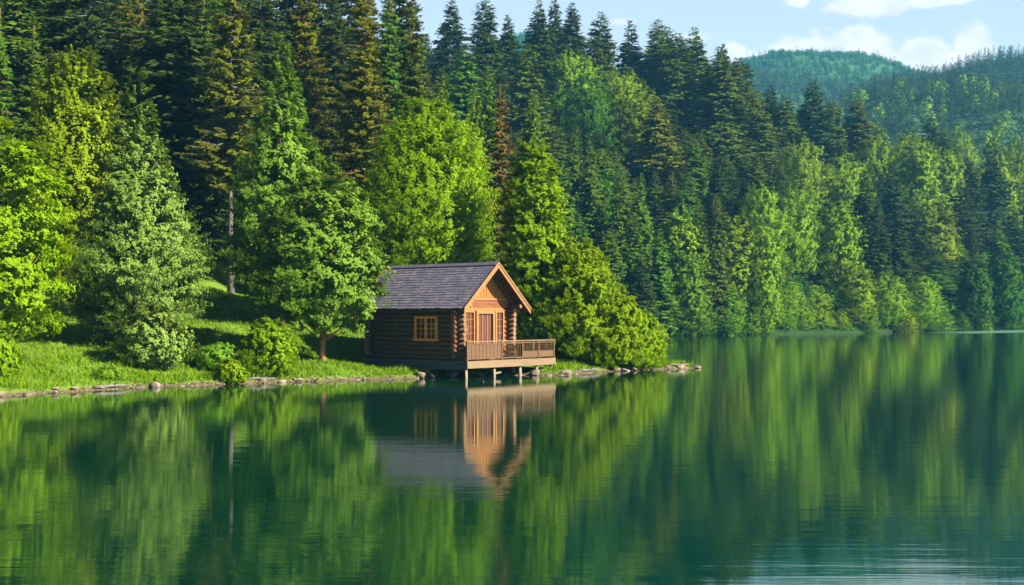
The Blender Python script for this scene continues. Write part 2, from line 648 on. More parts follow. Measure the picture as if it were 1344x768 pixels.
def broadleaf(seed, H, R, prof='round', base=0.12, nl=40, ns=40, lp=34, leaf=0.15, lobe=0.34, flat=0.75, up=0.35, lean=(0, 0),
              trunk_r=0.16, spread=0.3, fill=0.15, droop=0.0, spray=1.15, lat_=0.13, shell=0.0, rough=0.15, bough=0.0, nbough=70, rise=0.45, arch=0.45, fan=0.30):
    """returns (crown vertices, tint, lobe centres). Lobes of feathery sprays placed through the crown envelope"""
    rng = np.random.default_rng(seed)
    px, py = PROF[prof]
    z0 = base * H
    hc = H - z0
    t = (np.arange(nl) + rng.uniform(0, 1, nl)) / nl
    t = np.interp(t, np.linspace(0, 1, 60), None or _inv(px, py)) if True else t
    th = np.arange(nl) * 2.39996 + rng.uniform(-.5, .5, nl)
    pr = np.interp(t, px, py)
    rr = np.sqrt(rng.uniform(0.35, 1.0, nl)) * 0.74 * R * pr
    a = R * lobe * (0.45 + 0.55 * pr) * rng.uniform(0.72, 1.25, nl)
    top = z0 + hc * t - a * 0.35 * t
    C = np.stack([rr * np.cos(th) + lean[0] * t * H, rr * np.sin(th) + lean[1] * t * H, top], 1)
    n = nl * ns
    li = np.repeat(np.arange(nl), ns)
    outw = np.stack([np.cos(th), np.sin(th), np.zeros(nl)], 1)[li] * (rr / (R * np.maximum(pr, .05)))[li][:, None]
    dirs = nrm(rng.normal(size=(n, 3)) + outw * 0.9 + np.array([0, 0, 0.35]))
    A = a[li][:, None]
    sq = np.array([1, 1, flat])
    B = C[li] + dirs * A * rng.uniform(0.1, 0.6, (n, 1)) * sq
    axis = nrm(dirs * np.array([1, 1, 0.8]) + outw * spread * 1.4 + np.array([0, 0, up - droop]) + rng.normal(size=(n, 3)) * 0.22)
    sl = A[:, 0] * rng.uniform(0.45, 1.0, n) * spray
    if shell > 0:
        # sprays set straight into the outer skin of the crown, which swells and sinks slowly round the tree
        k = rng.uniform(0, 1, n) < shell
        nk = int(k.sum())
        ts = np.interp(rng.uniform(0, 1, nk), np.linspace(0, 1, 60), _inv(px, py))
        ph = rng.uniform(0, 2 * math.pi, nk)
        q = rng.uniform(0, 6.28, 6)
        wv = (0.5 * np.sin(3 * ph + q[0] + 5 * ts) + 0.4 * np.sin(5 * ph - 8 * ts + q[1]) + 0.4 * np.sin(2 * ph + 13 * ts + q[2]) + 0.35 * np.sin(7 * ph + 17 * ts + q[3]))
        er = R * np.interp(ts, px, py) * (1 + rough * wv)
        rs = er * (1 - 0.42 * rng.uniform(0, 1, nk) ** 1.6) * 0.76
        o = np.stack([np.cos(ph), np.sin(ph), np.zeros(nk)], 1)
        B[k] = np.stack([rs * np.cos(ph) + lean[0] * ts * H, rs * np.sin(ph) + lean[1] * ts * H, z0 + hc * ts * 0.96], 1)
        sl = sl.copy()
        sl[k] = np.clip(er * 0.42, R * 0.16, R * 0.36) * rng.uniform(0.6, 1.15, nk)
        axis[k] = nrm(o * (0.55 + spread) + np.array([0, 0, up * 1.5 - droop]) * (0.5 + ts[:, None]) + rng.normal(size=(nk, 3)) * 0.28)
        dirs[k] = o
    bias = dirs * 0.2
    if bough > 0:
        # boughs: each springs from the stem, rises, arches over and carries a flat fan of sprays
        k = rng.uniform(0, 1, n) < bough
        nk = int(k.sum())
        tb = np.interp((np.arange(nbough) + rng.uniform(0, 1, nbough)) / nbough, np.linspace(0, 1, 60), _inv(px, py))
        ab = np.arange(nbough) * 2.39996 + rng.uniform(-.6, .6, nbough)
        lb = R * np.interp(tb, px, py) * rng.uniform(0.72, 1.04, nbough)
        bi = rng.integers(0, nbough, nk)
        u = rng.uniform(0, 1, nk) ** 0.7 * 0.80 + 0.12
        o = np.stack([np.cos(ab), np.sin(ab), np.zeros(nbough)], 1)[bi]
        tg = np.stack([-np.sin(ab), np.cos(ab), np.zeros(nbough)], 1)[bi]
        L_ = lb[bi]
        zb = z0 + hc * tb[bi] * 0.97 - L_ * (rise - arch) * 0.8
        sd = rng.choice([-1.0, 1.0], nk)
        off = sd * rng.uniform(0, 1, nk) * fan * L_ * (1.05 - u) * 0.6
        B[k] = o * (L_ * u)[:, None] + tg * off[:, None]
        B[k, 0] += lean[0] * tb[bi] * H
        B[k, 1] += lean[1] * tb[bi] * H
        B[k, 2] = zb + L_ * (rise * u - arch * u * u) + rng.normal(size=nk) * 0.03 * R
        sl = sl.copy()
        sl[k] = np.clip(L_ * 0.30, R * 0.10, R * 0.30) * (1.15 - 0.45 * u) * rng.uniform(0.7, 1.2, nk)
        axis[k] = nrm(o * (0.45 + 0.5 * u)[:, None] + tg * (sd * rng.uniform(0.1, 1.0, nk) * (1.1 - 0.7 * u))[:, None] + np.array([0, 0, 0.16 + up * 0.4 - droop]) + rng.normal(size=(nk, 3)) * 0.12)
        dirs[k] = o
        bias[k] = o * 0.15 + np.array([0, 0, 0.55])
    # leaves on sprays
    m = n * lp
    si = np.repeat(np.arange(n), lp)
    s = rng.uniform(0, 1, m) ** 0.8
    lat = rng.normal(size=(m, 3)) * (sl[si] * lat_ * (1.15 - s))[:, None]
    P = B[si] + axis[si] * (sl[si] * s)[:, None] + lat
    P[:, 2] -= droop * 0.4 * sl[si] * s * s
    axc = np.stack([P[:, 0] - lean[0] * P[:, 2], P[:, 1] - lean[1] * P[:, 2], (P[:, 2] - z0 - hc * 0.42) * R / (hc * 0.5)], 1)
    Nn = nrm(bias[si] + nrm(axc) * 0.9 + np.array([0, 0, 0.15]) + rng.normal(size=(m, 3)) * 0.24)
    D = axis[si] * 0.5 + rng.normal(size=(m, 3)) * 0.8
    D = nrm(D - Nn * np.sum(D * Nn, 1, keepdims=True))
    Ln = leaf * rng.uniform(0.7, 1.35, m)
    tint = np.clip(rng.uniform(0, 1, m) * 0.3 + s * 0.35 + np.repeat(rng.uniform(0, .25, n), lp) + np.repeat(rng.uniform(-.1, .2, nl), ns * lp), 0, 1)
    V = cards(P, D, Nn, Ln, Ln * 0.78)
    return V, tint, C


def _inv(px, py):
    """sample heights in proportion to the crown's girth"""
    tt = np.linspace(0, 1, 400)
    w = np.interp(tt, px, py)
    c = np.cumsum(w)
    c = (c - c[0]) / (c[-1] - c[0])
    return np.interp(np.linspace(0, 1, 60), c, tt)


def crown_mesh(name, V, tint, mat):
    n = len(V) // 4
    return mesh_np(name, V, 4, np.arange(n * 4), [mat], tint=tint)


def trunk_mb(rng, H, r, top=0.9, lean=(0, 0), limbs=(), nseg=7, foot=0.6, wob=0.012):
    mb = MB()
    pts, rad = [], []
    for i in range(nseg + 1):
        t = i / nseg
        w = wob * H
        pts.append((lean[0] * t * H + (rng.uniform(-w, w) if 0 < i else 0), lean[1] * t * H + (rng.uniform(-w, w) if 0 < i else 0), -foot + (H * top + foot) * t))
        rad.append(r * (1.0 - 0.88 * t) * (1.35 if i == 0 else 1.0))
    mb.tube(pts, rad, 9)
    for c in limbs:
        c = Vector(c)
        zs = max(0.10 * H, c.z - 0.55 * math.hypot(c.x, c.y) - 0.06 * H)
        t = (zs + foot) / (H * top + foot)
        if t >= 0.97:
            continue
        k = t * nseg
        i = min(int(k), nseg - 1)
        p0 = Vector(pts[i]).lerp(Vector(pts[i + 1]), k - i)
        mid = p0.lerp(c, 0.5) + Vector((0, 0, -0.05 * (c - p0).length))
        r0 = max(r * (1 - 0.88 * t) * 0.5, 0.02)
        mb.tube([p0, mid, c], [r0, r0 * 0.6, r0 * 0.2], 5)
    return mb


def conifer(seed, H, R, bare=0.1, whorls=34, per=8, cl=0.36, cw=0.10, cpm=9.0, droop=0.28, upturn=0.22, ragged=0.25, power=0.85, gap=0.0, minr=0.05, sticks=True, base_taper=0.12):
    """spruce: drooping branches in whorls, needle sprays on both sides. returns (V, tint, sticks MB)"""
    rng = np.random.default_rng(seed)
    nb = whorls * per
    tt = np.repeat((np.arange(whorls) + 0.5) / whorls, per) + rng.uniform(-.9, .9, nb) / whorls
    tt = np.clip(tt, 0, 0.995)
    z = H * (bare + (1 - bare) * tt)
    az = rng.uniform(0, 2 * math.pi, nb)
    taper = np.clip(0.55 + tt / base_taper * 0.45, 0, 1)
    ln = R * ((1 - tt) ** power * taper + minr) * rng.uniform(1 - ragged, 1 + ragged * 0.5, nb)
    qa = rng.uniform(0, 6.28, 3)
    ln = ln * (1 + 0.16 * np.sin(az + qa[0]) + 0.12 * np.sin(2 * az + 9 * tt + qa[1]) + 0.10 * np.sin(23 * tt + qa[2]))
    if gap > 0:
        keep = rng.uniform(0, 1, nb) > gap
        z, az, ln, tt = z[keep], az[keep], ln[keep], tt[keep]
        nb = len(z)
    a = np.where(tt > 0.8, 0.9 * (tt - 0.8) / 0.2, 0) + (-droop * (1 - tt)) + rng.uniform(-.14, .14, nb)
    bq = upturn * (1 - 0.5 * tt)
    rad = np.stack([np.cos(az), np.sin(az), np.zeros(nb)], 1)
    tan = np.stack([-np.sin(az), np.cos(az), np.zeros(nb)], 1)
    cnt = np.maximum((ln * cpm * 2).astype(int), 4)
    bi = np.repeat(np.arange(nb), cnt)
    m = len(bi)
    s = rng.uniform(0.06, 1.0, m) ** 0.75
    P = rad[bi] * (ln[bi] * s)[:, None]
    P[:, 2] = z[bi] + ln[bi] * (a[bi] * s + bq[bi] * s * s - 0.10 * s)
    side = np.where(rng.uniform(0, 1, m) < 0.5, -1.0, 1.0)
    ang = rng.uniform(0.4, 1.3, m)
    D = rad[bi] * np.cos(ang)[:, None] + tan[bi] * (side * np.sin(ang))[:, None]
    D[:, 2] += rng.uniform(-1.0, 0.05, m)
    D = nrm(D)
    Nn = nrm(np.array([0, 0, 0.55]) + rad[bi] * 0.9 + rng.normal(size=(m, 3)) * 0.35)
    Ln = cl * rng.uniform(0.7, 1.4, m) * (1.15 - 0.45 * s) * np.clip(ln[bi] / (cl * 2.2), 0.35, 1)
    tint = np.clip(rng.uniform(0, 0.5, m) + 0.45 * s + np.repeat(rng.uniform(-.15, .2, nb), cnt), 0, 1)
    V = cards(P, D, Nn, Ln, Ln * cw / cl, 0.5)
    # leader
    mb = None
    if sticks:
        mb = MB()
        for i in range(nb):
            if ln[i] < 0.5:
                continue
            ps = []
            for q in (0, 0.5, 0.92):
                ps.append((rad[i, 0] * ln[i] * q, rad[i, 1] * ln[i] * q, z[i] + ln[i] * (a[i] * q + bq[i] * q * q - 0.1 * q)))
            mb.tube(ps, [0.045, 0.03, 0.012], 4)
    return V, tint, mb


LABELS_USED = {}


def make_tree(name, label, group, loc, crown, trunk, trunk_mat, cat='tree', rz=0.0, part='crown'):
    root = empty(name, loc, rz)
    tag(root, label, cat, group)
    link(part, crown, root)
    if trunk is not None:
        if isinstance(trunk, MB):
            trunk.build('trunk', trunk_mat, root, smooth=True)
        else:
            link('trunk', trunk, root)
    return root


def near_broadleaf(label, px, ytop, d, halfpx, mat, seed, prof='round', group='leafy trees on the near bank', bark='bark_brown', name='leafy_tree', trunk_px=None, limbs=True, cat='tree', dz=0.0, **kw):
    x, y, zt = wpt(px, ytop, d)
    gz = g1(x, y) + dz
    H = zt - gz
    R = halfpx * d / F
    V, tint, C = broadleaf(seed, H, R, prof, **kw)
    rng = random.Random(seed)
    tr = trunk_mb(rng, H, kw.get('trunk_r', 0.16), 0.74, kw.get('lean', (0, 0)), [tuple(c) for c in C[::2]] if limbs else ())
    return make_tree(name, label, group, (x, y, gz), crown_mesh('crown', V, tint, M[mat]), tr, M[bark], cat)


def near_spruce(label, px, ytop, d, halfpx, mat, seed, group='spruces in the dark wood behind the lawn', bark='bark_brown', name='spruce_tree', trunk_r=0.2, **kw):
    x, y, zt = wpt(px, ytop, d)
    gz = g1(x, y)
    H = zt - gz
    R = halfpx * d / F
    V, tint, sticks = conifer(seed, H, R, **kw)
    rng = random.Random(seed)
    tr = trunk_mb(rng, H, trunk_r, 0.98, wob=0.0025)
    root = make_tree(name, label, group, (x, y, gz), crown_mesh('crown', V, tint, M[mat]), tr, M[bark])
    if sticks and sticks.V:
        sticks.build('branches', M[bark], root)
    return root


# ------------------------------------------------------------------ near trees (photograph column, top row, depth, half width)
near_broadleaf('yellow-green maple with layered boughs leaning into view beside the far end of the lawn', -8, 146, 53, 118, 'leaf_gold', 11, 'dome', base=0.10,
               nl=66, ns=34, lp=44, leaf=0.117, lobe=0.286, flat=0.34, up=0.05, spread=0.6, shell=0.1, trunk_r=0.17, bark='bark_brown', bough=0.85, nbough=46, rise=0.35, arch=0.45, fan=0.5)
near_broadleaf('olive-green willow with two soft peaks rising behind the pale feathery one', 98, 62, 67, 78, 'leaf_mid', 12, 'tall', base=0.06,
               nl=90, ns=34, lp=42, leaf=0.125, lobe=0.252, flat=1.1, up=0.7, shell=0.6, trunk_r=0.2, bough=0.5, nbough=80, rise=0.8, arch=0.3)
near_broadleaf('pale grey-green feathery willow standing in front of the olive-green one on the lawn', 180, 82, 60, 98, 'leaf_pale', 13, 'cone', base=0.05,
               nl=128, ns=34, lp=59, leaf=0.085, lobe=0.210, flat=0.8, up=0.35, spread=0.7, shell=0.4, trunk_r=0.2, bark='bark_grey', bough=0.75, nbough=95, rise=0.75, arch=0.35)
near_broadleaf('bright bushy sapling hugging the foot of the pale feathery willow', 200, 398, 56.5, 56, 'leaf_pale', 14, 'bush', base=0.02, name='leafy_bush', cat='bush',
               group='bushes on the lawn', nl=26, ns=30, lp=30, leaf=0.11, lobe=0.36, flat=0.9, up=0.5, shell=0.3, trunk_r=0.06, bough=0.65, nbough=36, rise=1.1, arch=0.4)
near_broadleaf('light green cone-shaped tree with a slender peak behind the layered lawn tree', 370, 42, 71, 86, 'leaf_fresh', 15, 'cone', base=0.08,
               nl=112, ns=34, lp=39, leaf=0.117, lobe=0.218, flat=0.9, up=0.45, shell=0.5, trunk_r=0.2, bough=0.65, nbough=100, rise=0.6, arch=0.35)
near_broadleaf('green layered tree with a short red-brown trunk overhanging the cabin roof', 424, 204, 61.5, 90, 'leaf_fresh', 16, 'round', base=0.13,
               nl=96, ns=36, lp=44, leaf=0.101, lobe=0.235, flat=0.5, up=0.15, spread=0.6, shell=0.2, trunk_r=0.17, bark='bark_red', bough=0.85, nbough=62, rise=0.35, arch=0.5, fan=0.5)
near_broadleaf('tall yellow-green dome-shaped tree standing directly behind the cabin roof', 560, 126, 74, 92, 'leaf_gold', 17, 'dome', base=0.05,
               nl=120, ns=36, lp=44, leaf=0.117, lobe=0.227, flat=0.75, up=0.4, shell=.85, trunk_r=0.22, bough=.3, nbough=90, rise=.6, arch=0.4)
near_broadleaf('lime-green tree with sunlit tiers to the right of the cabin gable', 700, 180, 70, 52, 'leaf_gold', 18, 'tall', base=0.05,
               nl=90, ns=34, lp=44, leaf=0.109, lobe=0.286, flat=0.5, up=0.2, spread=0.5, shell=0.5, trunk_r=0.18, bough=0.6, nbough=60, rise=0.35, arch=0.4, fan=0.5)
SHB = 'bushes on the spit beside the cabin'
near_broadleaf('dark green thicket close against the far corner of the cabin deck', 706, 330, 69.5, 44, 'leaf_green', 19, 'bush', SHB, name='leafy_bush', cat='bush', base=0.02,
               nl=60, ns=34, lp=36, leaf=0.095, lobe=0.302, flat=0.8, up=0.4, shell=0.7, trunk_r=0.08)
near_broadleaf('large lime-green bush with slanting sprays right of the deck railing', 752, 318, 69, 58, 'leaf_gold', 20, 'tall', SHB, name='leafy_bush', cat='bush', base=0.02,
               nl=90, ns=36, lp=40, leaf=0.095, lobe=0.277, flat=0.8, up=0.45, spread=0.7, lean=(0.05, 0), shell=0.6, trunk_r=0.08, bough=0.5, nbough=70, rise=1.0, arch=0.5)
near_broadleaf('lime-green bush between the largest one and the bush at the tip of the spit', 796, 374, 69, 50, 'leaf_gold', 27, 'bush', SHB, name='leafy_bush', cat='bush', base=0.02,
               nl=75, ns=36, lp=40, leaf=0.09, lobe=0.277, flat=0.8, up=0.45, spread=0.7, lean=(0.12, 0), shell=0.6, trunk_r=0.08, bough=0.5, nbough=60, rise=1.0, arch=0.5)
near_broadleaf('lime-green bush drooping over the water at the tip of the spit', 832, 404, 70, 42, 'leaf_gold', 21, 'bush', SHB, name='leafy_bush', cat='bush', base=0.02,
               nl=60, ns=36, lp=39, leaf=0.088, lobe=0.294, flat=0.7, up=0.35, spread=0.8, lean=(0.10, 0), shell=0.6, trunk_r=0.07, bough=0.5, nbough=55, rise=0.9, arch=0.6)
BSH = 'bushes on the lawn'
near_broadleaf('bright green rounded bush standing alone at the lawn edge left of the cabin', 352, 414, 57.5, 42, 'leaf_lime', 22, 'bush', BSH, name='leafy_bush', cat='bush', base=0.02,
               nl=42, ns=32, lp=37, leaf=0.078, lobe=0.302, flat=0.8, up=0.45, shell=0.3, trunk_r=0.05, bough=0.65, nbough=36, rise=1.1, arch=0.4)
near_broadleaf('darker low bush between the pale willow and the bright rounded bush', 288, 452, 57.5, 36, 'leaf_green', 23, 'bush', BSH, name='leafy_bush', cat='bush', base=0.02,
               nl=33, ns=28, lp=35, leaf=0.078, lobe=0.319, flat=0.75, up=0.3, shell=0.7, trunk_r=0.04)
near_broadleaf('smallest bright bush at the waterline in front of the rounded bush', 302, 470, 55.4, 24, 'leaf_lime', 24, 'bush', BSH, name='leafy_bush', cat='bush', base=0.02,
               nl=24, ns=24, lp=30, leaf=0.070, lobe=0.336, flat=0.8, up=0.4, shell=0.3, trunk_r=0.03, bough=0.65, nbough=36, rise=1.1, arch=0.4)
near_broadleaf('small yellow-green bush under the maple at the edge of view', 0, 432, 49.5, 26, 'leaf_lime', 25, 'bush', BSH, name='leafy_bush', cat='bush', base=0.02,
               nl=30, ns=26, lp=32, leaf=0.070, lobe=0.319, flat=0.8, up=0.4, shell=0.6, trunk_r=0.04)
near_broadleaf('tiny grass-level shrub on the open lawn between maple and willow', 140, 484, 52.5, 22, 'leaf_green', 26, 'bush', BSH, name='leafy_bush', cat='bush', base=0.02,
               nl=18, ns=20, lp=27, leaf=0.062, lobe=0.353, flat=0.6, up=0.4, trunk_r=0.02)

NS = dict(cl=0.34, cw=0.095)
near_spruce('tall sunlit spruce with a bare pale trunk rising above the lawn', 303, -28, 87, 66, 'needle_olive', 31, bare=0.36, whorls=44, per=9, cpm=22, gap=0.06, ragged=0.38, trunk_r=0.22, bark='bark_grey', droop=.42, upturn=.36, **NS)
near_spruce('thin brown spruce with sparse sunlit boughs between willow and tall spruce', 186, -40, 95, 60, 'needle_olive', 32, bare=0.42, whorls=30, per=7, cpm=20, gap=0.25, ragged=0.5, trunk_r=0.2, bark='bark_brown', droop=.42, upturn=.36, **NS)
near_spruce('dark spruce with a bluish bare trunk above the olive willow', 118, -60, 91, 62, 'needle_dark', 33, bare=0.62, whorls=20, per=8, cpm=18, gap=0.2, ragged=0.5, trunk_r=0.24, bark='bark_grey', **NS)
near_spruce('small young green spruce peeping out above the maple', 45, 28, 86, 36, 'needle_green', 34, bare=0.1, whorls=54, per=9, cpm=14, **NS)
near_spruce('sunlit green spruce at the very edge above the maple', 0, 4, 80, 36, 'needle_green', 35, bare=0.1, whorls=54, per=9, cpm=14, **NS)
near_spruce('olive spruce half hidden behind the slender cone-shaped tree', 400, -34, 96, 54, 'needle_olive', 36, bare=0.12, whorls=54, per=10, cpm=20, ragged=0.36, power=.75, **NS)
near_spruce('broad olive spruce between the cone-shaped tree and the yellow dome tree', 480, -22, 92, 62, 'needle_olive', 37, bare=0.12, whorls=54, per=11, cpm=22, ragged=0.32, power=.75, **NS)
near_spruce('dark spruce standing behind the yellow dome tree, tip above the frame', 540, -30, 108, 50, 'needle_mid', 38, bare=0.1, whorls=52, per=10, cpm=14, cl=0.42, cw=0.13, power=.75)
near_spruce('deep green spruce wedged behind the broad olive one', 440, -30, 116, 54, 'needle_dark', 40, bare=0.1, whorls=50, per=10, cpm=13, cl=0.44, cw=0.14, power=.75)
near_spruce('deep green spruce closing the gap left of the tip above the dome tree', 512, -16, 124, 46, 'needle_green', 41, bare=0.1, whorls=50, per=10, cpm=13, cl=0.44, cw=0.14, power=.75)
near_spruce('dark spruce behind the tall sunlit spruce with the pale trunk', 345, -50, 108, 56, 'needle_dark', 42, bare=0.1, whorls=50, per=10, cpm=13, cl=0.44, cw=0.14, power=.75)
near_spruce('dark spruce closing the wood between the brown and tall sunlit spruces', 245, -50, 110, 56, 'needle_dark', 43, bare=0.1, whorls=50, per=10, cpm=13, cl=0.44, cw=0.14, power=.75)
near_spruce('dark spruce rising out of view behind the half-hidden olive spruce', 376, -70, 118, 56, 'needle_dark', 44, bare=0.1, whorls=50, per=10, cpm=12, cl=0.44, cw=0.14, power=.75)
near_spruce('dark spruce filling the gap behind the wedged deep green spruce', 424, -80, 132, 60, 'needle_mid', 45, bare=0.1, whorls=50, per=10, cpm=12, cl=0.44, cw=0.14, power=.75)
near_spruce('dark spruce at the back between broad olive and wedged spruces', 462, -90, 136, 58, 'needle_dark', 46, bare=0.1, whorls=50, per=10, cpm=12, cl=0.44, cw=0.14, power=.75)
near_spruce('dark spruce at the back, first one left of open sky', 524, -60, 140, 56, 'needle_dark', 47, bare=0.1, whorls=50, per=10, cpm=12, cl=0.44, cw=0.14, power=.75)
near_spruce('brown dry spruce with bare lower stem between two yellow trees by the cabin', 657, 104, 84, 38, 'needle_brown', 39, bare=0.2, whorls=42, per=10, cpm=22, cl=0.26, cw=0.075, ragged=0.28, trunk_r=0.12, bark='bark_brown')

# ------------------------------------------------------------------ shared tree meshes for the slopes
SHARED = {}


def shared(kind):
    if kind in SHARED:
        return SHARED[kind]
    k, n = kind
    rng = random.Random(hash(k) % 1000 + n)
    if k in ('spruce', 'spruce_slim', 'spruce_bare'):
        H, R = 28.0, {'spruce': 4.6, 'spruce_slim': 3.4, 'spruce_bare': 4.4}[k]
        bare = 0.38 if k == 'spruce_bare' else 0.04
        V, t, _ = conifer(100 + n * 7 + len(k), H, R, bare=bare, whorls=62, per=10, cl=0.85, cw=0.32, cpm=4.6, ragged=0.2, power=0.74, droop=0.3, sticks=False)
        tr = trunk_mb(rng, H, 0.3, 0.97, foot=2.0)
    else:
        H, R = 15.0, {'dome': 5.0, 'tall': 3.2, 'cone': 3.6, 'bush': 4.5}[k]
        prm = {'dome': dict(prof='dome', base=.10, nl=40, lobe=.34, flat=.8), 'tall': dict(prof='tall', base=.05, nl=44, lobe=.40, flat=.8),
               'cone': dict(prof='cone', base=.04, nl=50, lobe=.30, flat=.9), 'bush': dict(prof='bush', base=0.0, nl=30, lobe=.36, flat=.8)}[k]
        V, t, C = broadleaf(300 + n * 11 + len(k), H, R, ns=22, lp=34, leaf=0.21, up=0.4, shell=0.55, rough=0.22, bough=0.35, nbough=40, rise=.8, arch=.4, **prm)
        tr = trunk_mb(rng, H, 0.22, 0.85, foot=2.0)
    SHARED[kind] = (H, R, V, t, tr.mesh('trunk', M['bark_grey' if k == 'spruce_bare' else 'bark_brown']), {})
    return SHARED[kind]


def slope_tree(name, label, group, px, ytop, d, halfpx, k, n, mat, dz=0.0):
    hmx = 23.0 if k.startswith('spruce') else 19.0
    best = None
    hp_m = halfpx * d / F
    for dd in np.arange(d, d + 66, 3.0):
        x, y, zt = wpt(px, ytop, dd)
        gz = g1(x, y) - 0.3
        if best is None or zt - gz < best[0] - 0.5:
            best = (zt - gz, dd)
        if zt - gz <= hmx:
            break
    d = best[1]
    x, y, zt = wpt(px, ytop, d)
    gz = g1(x, y) - 0.3
    H0, R0, V, t, tr, cache = shared((k, n))
    if mat not in cache:
        cache[mat] = crown_mesh('crown', V, t, M[mat])
    H = zt - gz
    root = empty(name, (x, y, gz), (px * 0.37) % 6.28)
    tag(root, label, 'tree', group)
    sx = halfpx * d / F / R0 * (1.2 if k.startswith('spruce') else 1.02)
    root.scale = (sx, sx, H / H0)
    link('crown', cache[mat], root)
    link('trunk', tr, root)
    return root, H


ORD = 'first second third fourth fifth sixth seventh eighth ninth tenth eleventh twelfth thirteenth fourteenth fifteenth sixteenth seventeenth eighteenth nineteenth twentieth'.split()
TENS = {2: 'twenty', 3: 'thirty', 4: 'forty', 5: 'fifty', 6: 'sixty', 7: 'seventy', 8: 'eighty', 9: 'ninety'}


def ordinal(i, n):
    if i == 0:
        return 'leftmost'
    if i == n - 1:
        return 'rightmost'
    if i < 20:
        return ORD[i]+' from the left'
    if i >= 99:
        r_ = i - 100
        return 'one hundred and ' + ordinal(r_, 10 ** 6) if r_ > 0 else ('hundredth from the left' if i == 99 else 'one hundred and first from the left')
    t, u = divmod(i + 1, 10)
    w = TENS[t] + ('-' + ORD[u - 1] if u else '') if u else TENS[t][:-1] + 'ieth'
    return w + ' from the left'


# rows: (x, ytop, depth, half width px, shape, material)
ROWS = {}
ROWS['dark spruce on the skyline ridge'] = ('spruce_tree', 'spruces along the skyline ridge', [
    (594, 0, 190, 31, 'spruce', 'needle_dark'), (637, -4, 175, 36, 'spruce', 'needle_dark'), (666, 20, 200, 29, 'spruce', 'needle_dark'),
    (708, 0, 225, 30, 'spruce', 'needle_dark'), (727, -2, 222, 29, 'spruce', 'needle_dark'), (752, 4, 228, 31, 'spruce', 'needle_dark'),
    (788, 16, 232, 34, 'spruce', 'needle_mid'), (827, 27, 238, 29, 'spruce_slim', 'needle_dark'), (861, 26, 236, 39, 'spruce', 'needle_mid'),
    (876, 36, 228, 39, 'spruce', 'needle_mid'), (894, 52, 238, 29, 'spruce', 'needle_dark'), (912, 36, 226, 42, 'spruce', 'needle_mid'),
    (948, 58, 240, 31, 'spruce', 'needle_dark'), (969, 76, 232, 52, 'spruce', 'needle_mid'), (1011, 112, 246, 29, 'spruce', 'needle_dark'),
    (1029, 124, 240, 34, 'spruce', 'needle_mid'), (1066, 106, 246, 39, 'spruce', 'needle_dark'), (1093, 130, 250, 29, 'spruce', 'needle_mid'),
    (1124, 128, 252, 39, 'spruce', 'needle_mid'), (1152, 158, 258, 23, 'spruce', 'needle_mid'), (1222, 154, 268, 31, 'spruce', 'needle_dark'),
    (1236, 168, 270, 29, 'spruce', 'needle_mid')])
ROWS['sunlit olive spruce on the upper slope'] = ('spruce_tree', 'large sunlit spruces on the upper slope', [
    (860, 128, 199, 30, 'spruce_bare', 'needle_olive'), (945, 62, 214, 46, 'spruce', 'needle_mid'), (690, 58, 160, 40, 'spruce', 'needle_mid'),
    (890, 44, 218, 40, 'spruce', 'needle_mid'), (990, 120, 222, 34, 'spruce', 'needle_mid')])
ROWS['green spruce above the yellow dome tree'] = ('spruce_tree', 'green spruces above the yellow dome tree', [
    (548, 62, 132, 34, 'spruce', 'needle_green'), (580, 90, 118, 36, 'spruce', 'needle_green'), (610, 58, 150, 36, 'spruce', 'needle_green'), (641, 86, 140, 30, 'spruce', 'needle_green'),
    (622, 112, 116, 30, 'spruce', 'needle_green'), (700, 120, 128, 34, 'spruce', 'needle_green')])
ROWS['round-topped broadleaf tree on the upper slope'] = ('broadleaf_tree', 'round broadleaf trees on the upper slope', [
    (750, 66, 212, 46, 'dome', 'leaf_mid'), (772, 96, 206, 40, 'dome', 'leaf_deep'), (816, 90, 206, 44, 'dome', 'leaf_mid'), (842, 118, 204, 36, 'tall', 'leaf_mid'),
    (1052, 180, 226, 36, 'dome', 'leaf_mid'), (1105, 200, 230, 42, 'dome', 'leaf_mid'), (1150, 176, 245, 34, 'dome', 'leaf_mid'),
    (1190, 172, 250, 40, 'dome', 'leaf_mid'), (1240, 192, 256, 28, 'tall', 'leaf_mid'), (1262, 168, 266, 28, 'dome', 'leaf_mid'), (1305, 164, 272, 34, 'cone', 'leaf_mid'),
    (1336, 176, 276, 30, 'dome', 'leaf_mid')])
ROWS['bluish young spruce on the shaded middle slope'] = ('spruce_tree', 'young spruces on the shaded middle slope', [
    (724, 200, 180, 24, 'spruce', 'needle_green'), (738, 212, 176, 26, 'spruce', 'needle_green'), (756, 164, 190, 22, 'spruce', 'needle_green'), (775, 186, 186, 24, 'spruce', 'needle_green'),
    (771, 206, 180, 26, 'cone', 'leaf_deep'), (795, 220, 182, 24, 'cone', 'leaf_deep'), (815, 223, 180, 24, 'spruce', 'needle_green'), (842, 228, 182, 24, 'spruce', 'needle_green'),
    (895, 224, 196, 26, 'cone', 'leaf_deep'), (917, 262, 190, 22, 'spruce', 'needle_green'), (940, 256, 192, 20, 'spruce', 'needle_mid'), (866, 300, 178, 24, 'spruce', 'needle_green'),
    (830, 285, 175, 24, 'spruce', 'needle_green'), (800, 300, 172, 24, 'spruce', 'needle_green'), (760, 280, 168, 26, 'spruce', 'needle_green')])
